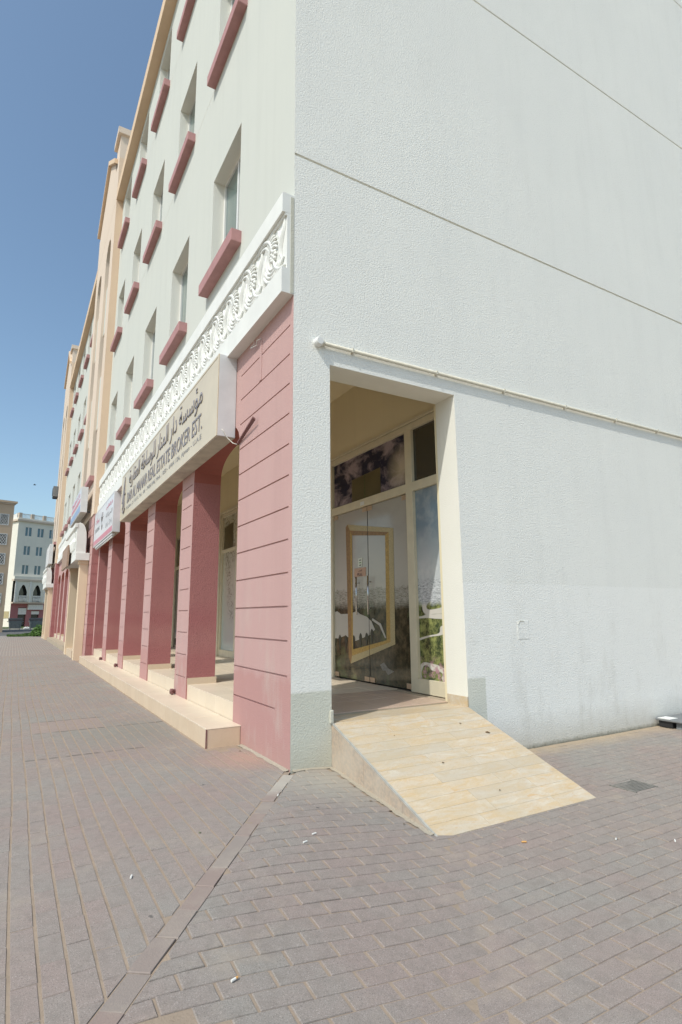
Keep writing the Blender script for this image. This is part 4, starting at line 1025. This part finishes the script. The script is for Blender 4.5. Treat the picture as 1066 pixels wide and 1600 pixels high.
# ================================================================== FAR SIDE OF THE STREET
def rot_pts(mb, org, ang):
    c, s = math.cos(ang), math.sin(ang); mb.v = [(org[0]+x*c-y*s, org[1]+x*s+y*c, z) for x, y, z in mb.v]; return mb
def far_building():
    O = (-2.95, 100.0); A = R(25)
    b0 = empty('corner_building', (O[0], O[1], 0)); tag(b0, 'white four storey corner building with pointed arches at the end of street', 'building')
    def ch(mb, name, mat, smooth=False): return child(rot_pts(mb, O, A), name, mat, b0, smooth)
    wins = [(1.15+2.0*k, z) for z in (14.85, 11.7, 8.55) for k in range(7)]
    mb = MB(); slotwall(mb, (0, 0, 0), XV, ZV, -YV, 0, 15, 7.5, 17.2, [(x, x+1.1, z, z+1.45, .12, True) for x, z in wins])
    mb.quad((0, 0, -.4), (0, 0, 17.2), (0, 14, 17.2), (0, 14, -.4)); mb.quad((0, 0, 17.2), (15, 0, 17.2), (15, 14, 17.2), (0, 14, 17.2)); mb.quad((15, 0, -.4), (15, 14, -.4), (15, 14, 17.2), (15, 0, 17.2))
    ch(mb, 'wall', 'far_white')
    for x, z in wins:
        w2 = MB(); w2.box(x, x+.05, -.01, .06, z, z+1.45); w2.box(x+1.05, x+1.1, -.01, .06, z, z+1.45); w2.box(x+.47, x+.63, .03, .1, z, z+1.45)
        o = ch(w2, 'window', 'screen_white')
        for q in (0, 1):
            pm = rot_pts(MB().quad((x+.05+.58*q, .09, z), (x+.47+.58*q, .09, z), (x+.47+.58*q, .09, z+1.45), (x+.05+.58*q, .09, z+1.45)), O, A); L = b0.location
            pm.v = [(a-L.x, b2-L.y, c-L.z) for a, b2, c in pm.v]; pm.build('pane', 'glass_far', o)
    ch(MB().box(-.3, 15, -.3, 14, 17.2, 17.5), 'cornice', 'far_trim'); ch(MB().box(-.15, 15, -.15, 14, 17.5, 17.75), 'cornice', 'far_white')
    for k in range(8):
        ch(MB().box(-.05+2.0*k, .45+2.0*k, -.05, .35, 17.75, 18.6), 'parapet_post', 'far_trim')
        ch(MB().box(.45+2*k, 1.95+2*k, .05, .15, 18.42, 18.52), 'parapet_rail', 'screen_white')
        rl = MB()
        for j in range(7): rl.box(.58+2*k+.2*j, .65+2*k+.2*j, .07, .13, 17.75, 18.42)
        ch(rl, 'railing', 'screen_white')
    for k in range(7): ch(MB().box(-.05, .35, .6+1.7*k, 1.0+1.7*k, 17.75, 18.6), 'parapet_post', 'screen_white'); ch(MB().box(0, .12, 1.0+1.7*k, 2.3+1.7*k, 17.75, 18.45), 'parapet_rail', 'screen_white')
    ch(MB().box(-.2, 5.0, -.75, 0, 7.35, 7.65), 'cornice', 'far_trim'); ch(MB().box(-.1, 4.9, -.65, 0, 7.65, 8.1), 'cornice', 'far_white')
    # loggia with pointed arches
    for k in range(2):
        x0 = .3+2.25*k; mb = MB(); n = 10; c = x0+1.12
        prof = [(x0+.5, 4.0), (x0+.5, 5.6)]+[(x0+.5+.62*(i/5), 5.6+1.15*math.sin(math.pi/2*(i/5)**1.0)) for i in range(1, 6)]
        L2 = prof; R2 = [(2*c-x, z) for x, z in prof]
        for side in (L2, R2):
            ex = x0 if side is L2 else x0+2.25
            for (xa, za), (xb, zb) in zip(side, side[1:]):
                mb.quad((xa, -.6, za), (xb, -.6, zb), (ex, -.6, zb), (ex, -.6, za))
            xa, za = side[-1]; mb.quad((xa, -.6, za), (ex, -.6, za), (ex, -.6, 7.35), (xa, -.6, 7.35))
        ch(mb, 'loggia_arch', 'far_white')
        rl = MB()
        for j in range(6): rl.tube([(x0+.62+.2*j, -.66, 4.0), (x0+.62+.2*j, -.66, 4.35), (x0+.62+.2*j, -.66, 4.85)], [.05, .09, .05], 6)
        rl.box(x0+.45, x0+1.8, -.72, -.6, 4.85, 5.0); ch(rl, 'balustrade', 'screen_white')
    for xx in (.1, 2.42, 4.72): ch(MB().box(xx, xx+.24, -.72, -.6, 3.9, 7.35), 'loggia_post', 'screen_white')
    ch(MB().box(0, 4.9, -.02, 0, 3.9, 7.35), 'loggia_recess', 'glass_dark')
    ch(MB().box(-.1, 4.95, -.78, 0, 3.75, 3.95), 'loggia_floor', 'far_trim')
    mb = MB(); sh = [(1.2, 2.5, .0, 3.1), (3.3, 4.6, 0., 2.6), (5.6, 7.2, 0, 3.1), (8.2, 9.8, 0, 3.1)]
    slotwall(mb, (0, -.05, 0), XV, ZV, -YV, 0, 15, -.4, 3.75, [(a, b2, c, d, .3, True) for a, b2, c, d in sh], backmat=1); ch(mb, 'shop_storey', ['far_pink', 'glass_dark'])
    for a, b2, c, d in sh: ch(MB().box(a, b2, -.02, .02, 2.0, d-.1), 'shop_shutter', 'screen_white')
    ch(MB().box(2.6, 5.0, -.4, -.06, 2.75, 3.6), 'shop_signboard', 'brown_sign' if 0 else 'screen_white')
    ch(MB().quad((0, 3, 8.0), (0, 3, 17), (0, 3.02, 17), (0, 3.02, 8)), 'wall_joint', 'far_trim')
    # side storey
    mb = MB(); ch(MB().box(-.05, 0, .3, 2.2, 1.4, 2.5), 'side_signboard', 'gold_pale')
far_building()
def beige_building():
    O = (-3.4, 70.0); A = R(14)
    b0 = empty('beige_building', (O[0], O[1], 0)); tag(b0, 'beige block with white lattice window screens at the left edge', 'building')
    def ch(mb, name, mat): return child(rot_pts(mb, O, A), name, mat, b0)
    wz = [12.15, 9.85, 7.58, 5.3, 3.0]
    mb = MB(); slotwall(mb, (0, 0, 0), XV, ZV, -YV, -12, 0, -.4, 14.6, [(-1.35-2.4*k, -.5-2.4*k, z, z+1.2, .15, True) for z in wz for k in range(4)], backmat=1)
    mb.quad((0, 0, -.4), (0, 9, -.4), (0, 9, 14.6), (0, 0, 14.6)); mb.quad((-12, 0, 14.6), (0, 0, 14.6), (0, 9, 14.6), (-12, 9, 14.6)); ch(mb, 'wall', ['far_beige', 'glass_dark'])
    ch(MB().box(-12, .12, -.12, 9, 14.6, 14.75), 'cornice', 'far_trim'); ch(MB().box(-12, .25, -.25, 9, 14.75, 14.98), 'cornice', 'far_beige')
    for z in wz:
        for k in range(4):
            x0 = -1.35-2.4*k; f = MB(); f.box(x0-.06, x0+.02, -.03, .05, z-.06, z+1.26); f.box(x0+.83, x0+.91, -.03, .05, z-.06, z+1.26); f.box(x0+.02, x0+.83, -.03, .05, z-.06, z+.02); f.box(x0+.02, x0+.83, -.03, .05, z+1.18, z+1.26)
            o = ch(f, 'window_screen', 'screen_white')
            L = b0.location; lt = MB()
            for q in range(-2, 4):
                for s2 in (1, -1):
                    xa = x0+.02+.27*q; pts = []
                    x_s, x_e = (xa, xa+.81) if s2 > 0 else (xa+.81, xa)
                    za, zb = z+.02, z+1.18
                    def cl(xp, zp, xq, zq, lo, hi):
                        if xp == xq: return None
                        t0, t1 = (lo-xp)/(xq-xp), (hi-xp)/(xq-xp); t0, t1 = max(0, min(t0, t1)), min(1, max(t0, t1))
                        if t0 >= t1: return None
                        return (xp+(xq-xp)*t0, zp+(zq-zp)*t0, xp+(xq-xp)*t1, zp+(zq-zp)*t1)
                    c4 = cl(x_s, za, x_e, zb, x0+.02, x0+.83)
                    if c4: lt.tube([(c4[0], .01, c4[1]), (c4[2], .01, c4[3])], .032, 4)
            lt = rot_pts(lt, O, A); lt.v = [(a-L.x, b2-L.y, c-L.z) for a, b2, c in lt.v]; lt.build('lattice', 'screen_white', o)
beige_building()
def dumpster(x, y, label):
    d = empty('dumpster', (x, y, -.13)); tag(d, label, 'dumpster', 'dumpsters across the road')
    w2 = .80
    mb = MB(); mb.prism([(-w2+.1, -.45, .18), (w2-.1, -.45, .18), (w2, -.62, 1.15), (-w2, -.62, 1.15)], (0, .0, 0)) if 0 else None
    p0 = [(-w2+.12, -.42, .2), (w2-.12, -.42, .2), (w2-.12, .42, .2), (-w2+.12, .42, .2)]; p1 = [(-w2, -.6, 1.2), (w2, -.6, 1.2), (w2, .6, 1.2), (-w2, .6, 1.2)]
    for i in range(4): mb.quad(p0[i], p0[(i+1) % 4], p1[(i+1) % 4], p1[i])
    mb.quad(*p0[::-1]); mb.build('bin_body', 'galvanised', d)
    for k in range(7):
        xx = -w2+.2+.2*k; MB().prism([(xx, -.435, .25), (xx+.04, -.435, .25), (xx+.04, -.61, 1.15), (xx, -.61, 1.15)], (0, -.03, 0)).build('rib', 'galvanised', d)
    lid = MB()
    for i in range(8):
        a, b2 = math.pi*i/8, math.pi*(i+1)/8; ya, za, yb, zb = -.64*math.cos(a), 1.22+.34*math.sin(a), -.64*math.cos(b2), 1.22+.34*math.sin(b2)
        lid.quad((-w2-.04, ya, za), (w2+.04, ya, za), (w2+.04, yb, zb), (-w2-.04, yb, zb))
    for sx in (-w2-.04, w2+.04): lid.quad(*[(sx, -.64*math.cos(math.pi*i/8), 1.22+.34*math.sin(math.pi*i/8)) for i in range(9)])
    lid.build('lid', 'black_plastic', d)
    for sx in (-1, 1):
        MB().tube([(sx*(w2+.0), -.2, 1.1), (sx*(w2+.16), -.2, 1.1)], .05, 8).build('lifting_pin', 'galvanised', d)
        for sy in (-.32, .32): MB().tube([(sx*(w2-.25)-.03, sy, .1), (sx*(w2-.25)+.03, sy, .1)], .1, 12).build('wheel', 'black_plastic', d)
dumpster(-2.15, 83, 'grey dumpster with black lid, left one of the two fully in view')
dumpster(.30, 83, 'grey dumpster with black lid, right one near the shrub')
dumpster(-4.55, 83.3, 'grey dumpster cut off by the left edge of the picture')
bag = MB(); 
for i in range(5): bag.tube([(-1.0+.12*i, 82.6, -.13), (-1.0+.12*i, 82.6, .1+.05*(i % 3)), (-.98+.1*i, 82.6, .22+.06*(i % 2))], [.12, .15, .03], 7)
bag = bag.build('rubbish_bag', 'card_white', smooth=True); tag(bag, 'white rubbish bags on the road between two dumpsters', 'bag')
# low shrub bed at the corner of the pavement
def shrub(label, cx, cy, rx, ry, h, n, name='shrub'):
    s = empty(name, (cx, cy, 0)); tag(s, label, 'shrub')
    fo = MB(); stm = MB()
    for i in range(n):
        a = random.uniform(0, 2*math.pi); rr = math.sqrt(random.random()); x = cx+rx*rr*math.cos(a); y = cy+ry*rr*math.sin(a)
        hh = h*(1-.55*rr*rr)*random.uniform(.35, 1.05)*(.8+.35*math.sin(x*3+y))
        z = hh*random.uniform(.25, 1.)
        d1 = Vector((random.gauss(0, 1), random.gauss(0, 1), random.gauss(.2, .6))).normalized(); d2 = d1.orthogonal().normalized(); d2 = (d2+d1.cross(d2)*random.gauss(0, 1)).normalized()
        L, W = random.uniform(.07, .15), random.uniform(.025, .05); p = Vector((x, y, z))
        fo.quad(p-d1*L, p+d2*W, p+d1*L, p-d2*W)
    for i in range(40):
        a = random.uniform(0, 2*math.pi); rr = math.sqrt(random.random())*.9; x = cx+rx*rr*math.cos(a); y = cy+ry*rr*math.sin(a)
        stm.tube([(x, y, -.02), (x+random.gauss(0, .05), y, h*.3), (x+random.gauss(0, .1), y+random.gauss(0, .1), h*.6*(1-.5*rr*rr))], [.012, .009, .004], 5)
    child(fo, 'foliage', ['leaf_green'], s); child(stm, 'stems', ['stem'], s)
shrub('low green ground cover at the end of the brick pavement', -1.75, 48.2, 1.0, 1.1, .30, 2600, 'ground_cover')
shrub('taller green shrub beside the far portico', -.35, 47.4, .75, 1.3, .95, 3600)
# air conditioner on the far tower, red sign, bird
ac = empty('air_conditioner', (-.5, 42.0, 10.6)); tag(ac, 'dark air conditioner unit on the far tower wall', 'air conditioner')
child(MB().box(-.62, -.26, 41.6, 42.5, 10.55, 11.35), 'casing', ['grey_plastic'], ac, bevel=.02)
child(MB().tube([(-.625, 42.05, 10.95), (-.645, 42.05, 10.95)], [.32, .30], 20), 'fan_grille', ['black_plastic'], ac)
for yy in (41.7, 42.35): child(MB().box(-.6, -.26, yy, yy+.05, 10.48, 10.55), 'bracket', ['black_plastic'], ac)
rs = empty('road_sign', (-3.78, 62, -.13)); tag(rs, 'small red round road sign at the left edge', 'sign')
child(MB().tube([(-3.92, 62, -.13), (-3.92, 62, 3.0)], .035, 8), 'post', ['galvanised'], rs)
child(MB().tube([(-3.92, 61.97, 2.85), (-3.92, 61.95, 2.85)], .22, 20), 'sign_disc', ['red_paint'], rs)
bd = MB(); bc = Vector((-1.55, 70, 17.2))
bd.tube([bc+Vector((-.16, 0, 0)), bc+Vector((-.05, 0, .02)), bc+Vector((.06, 0, .02)), bc+Vector((.15, 0, .04)), bc+Vector((.19, 0, .04))], [.01, .05, .055, .035, .008], 8)
for s2 in (-1, 1): bd.quad(bc+Vector((.06, 0, .03)), bc+Vector((.02, s2*.22, .12)), bc+Vector((-.03, s2*.40, .05)), bc+Vector((-.06, 0, .03)))
bd = bd.build('bird', 'feather'); tag(bd, 'small dark bird flying above the white corner building', 'bird')
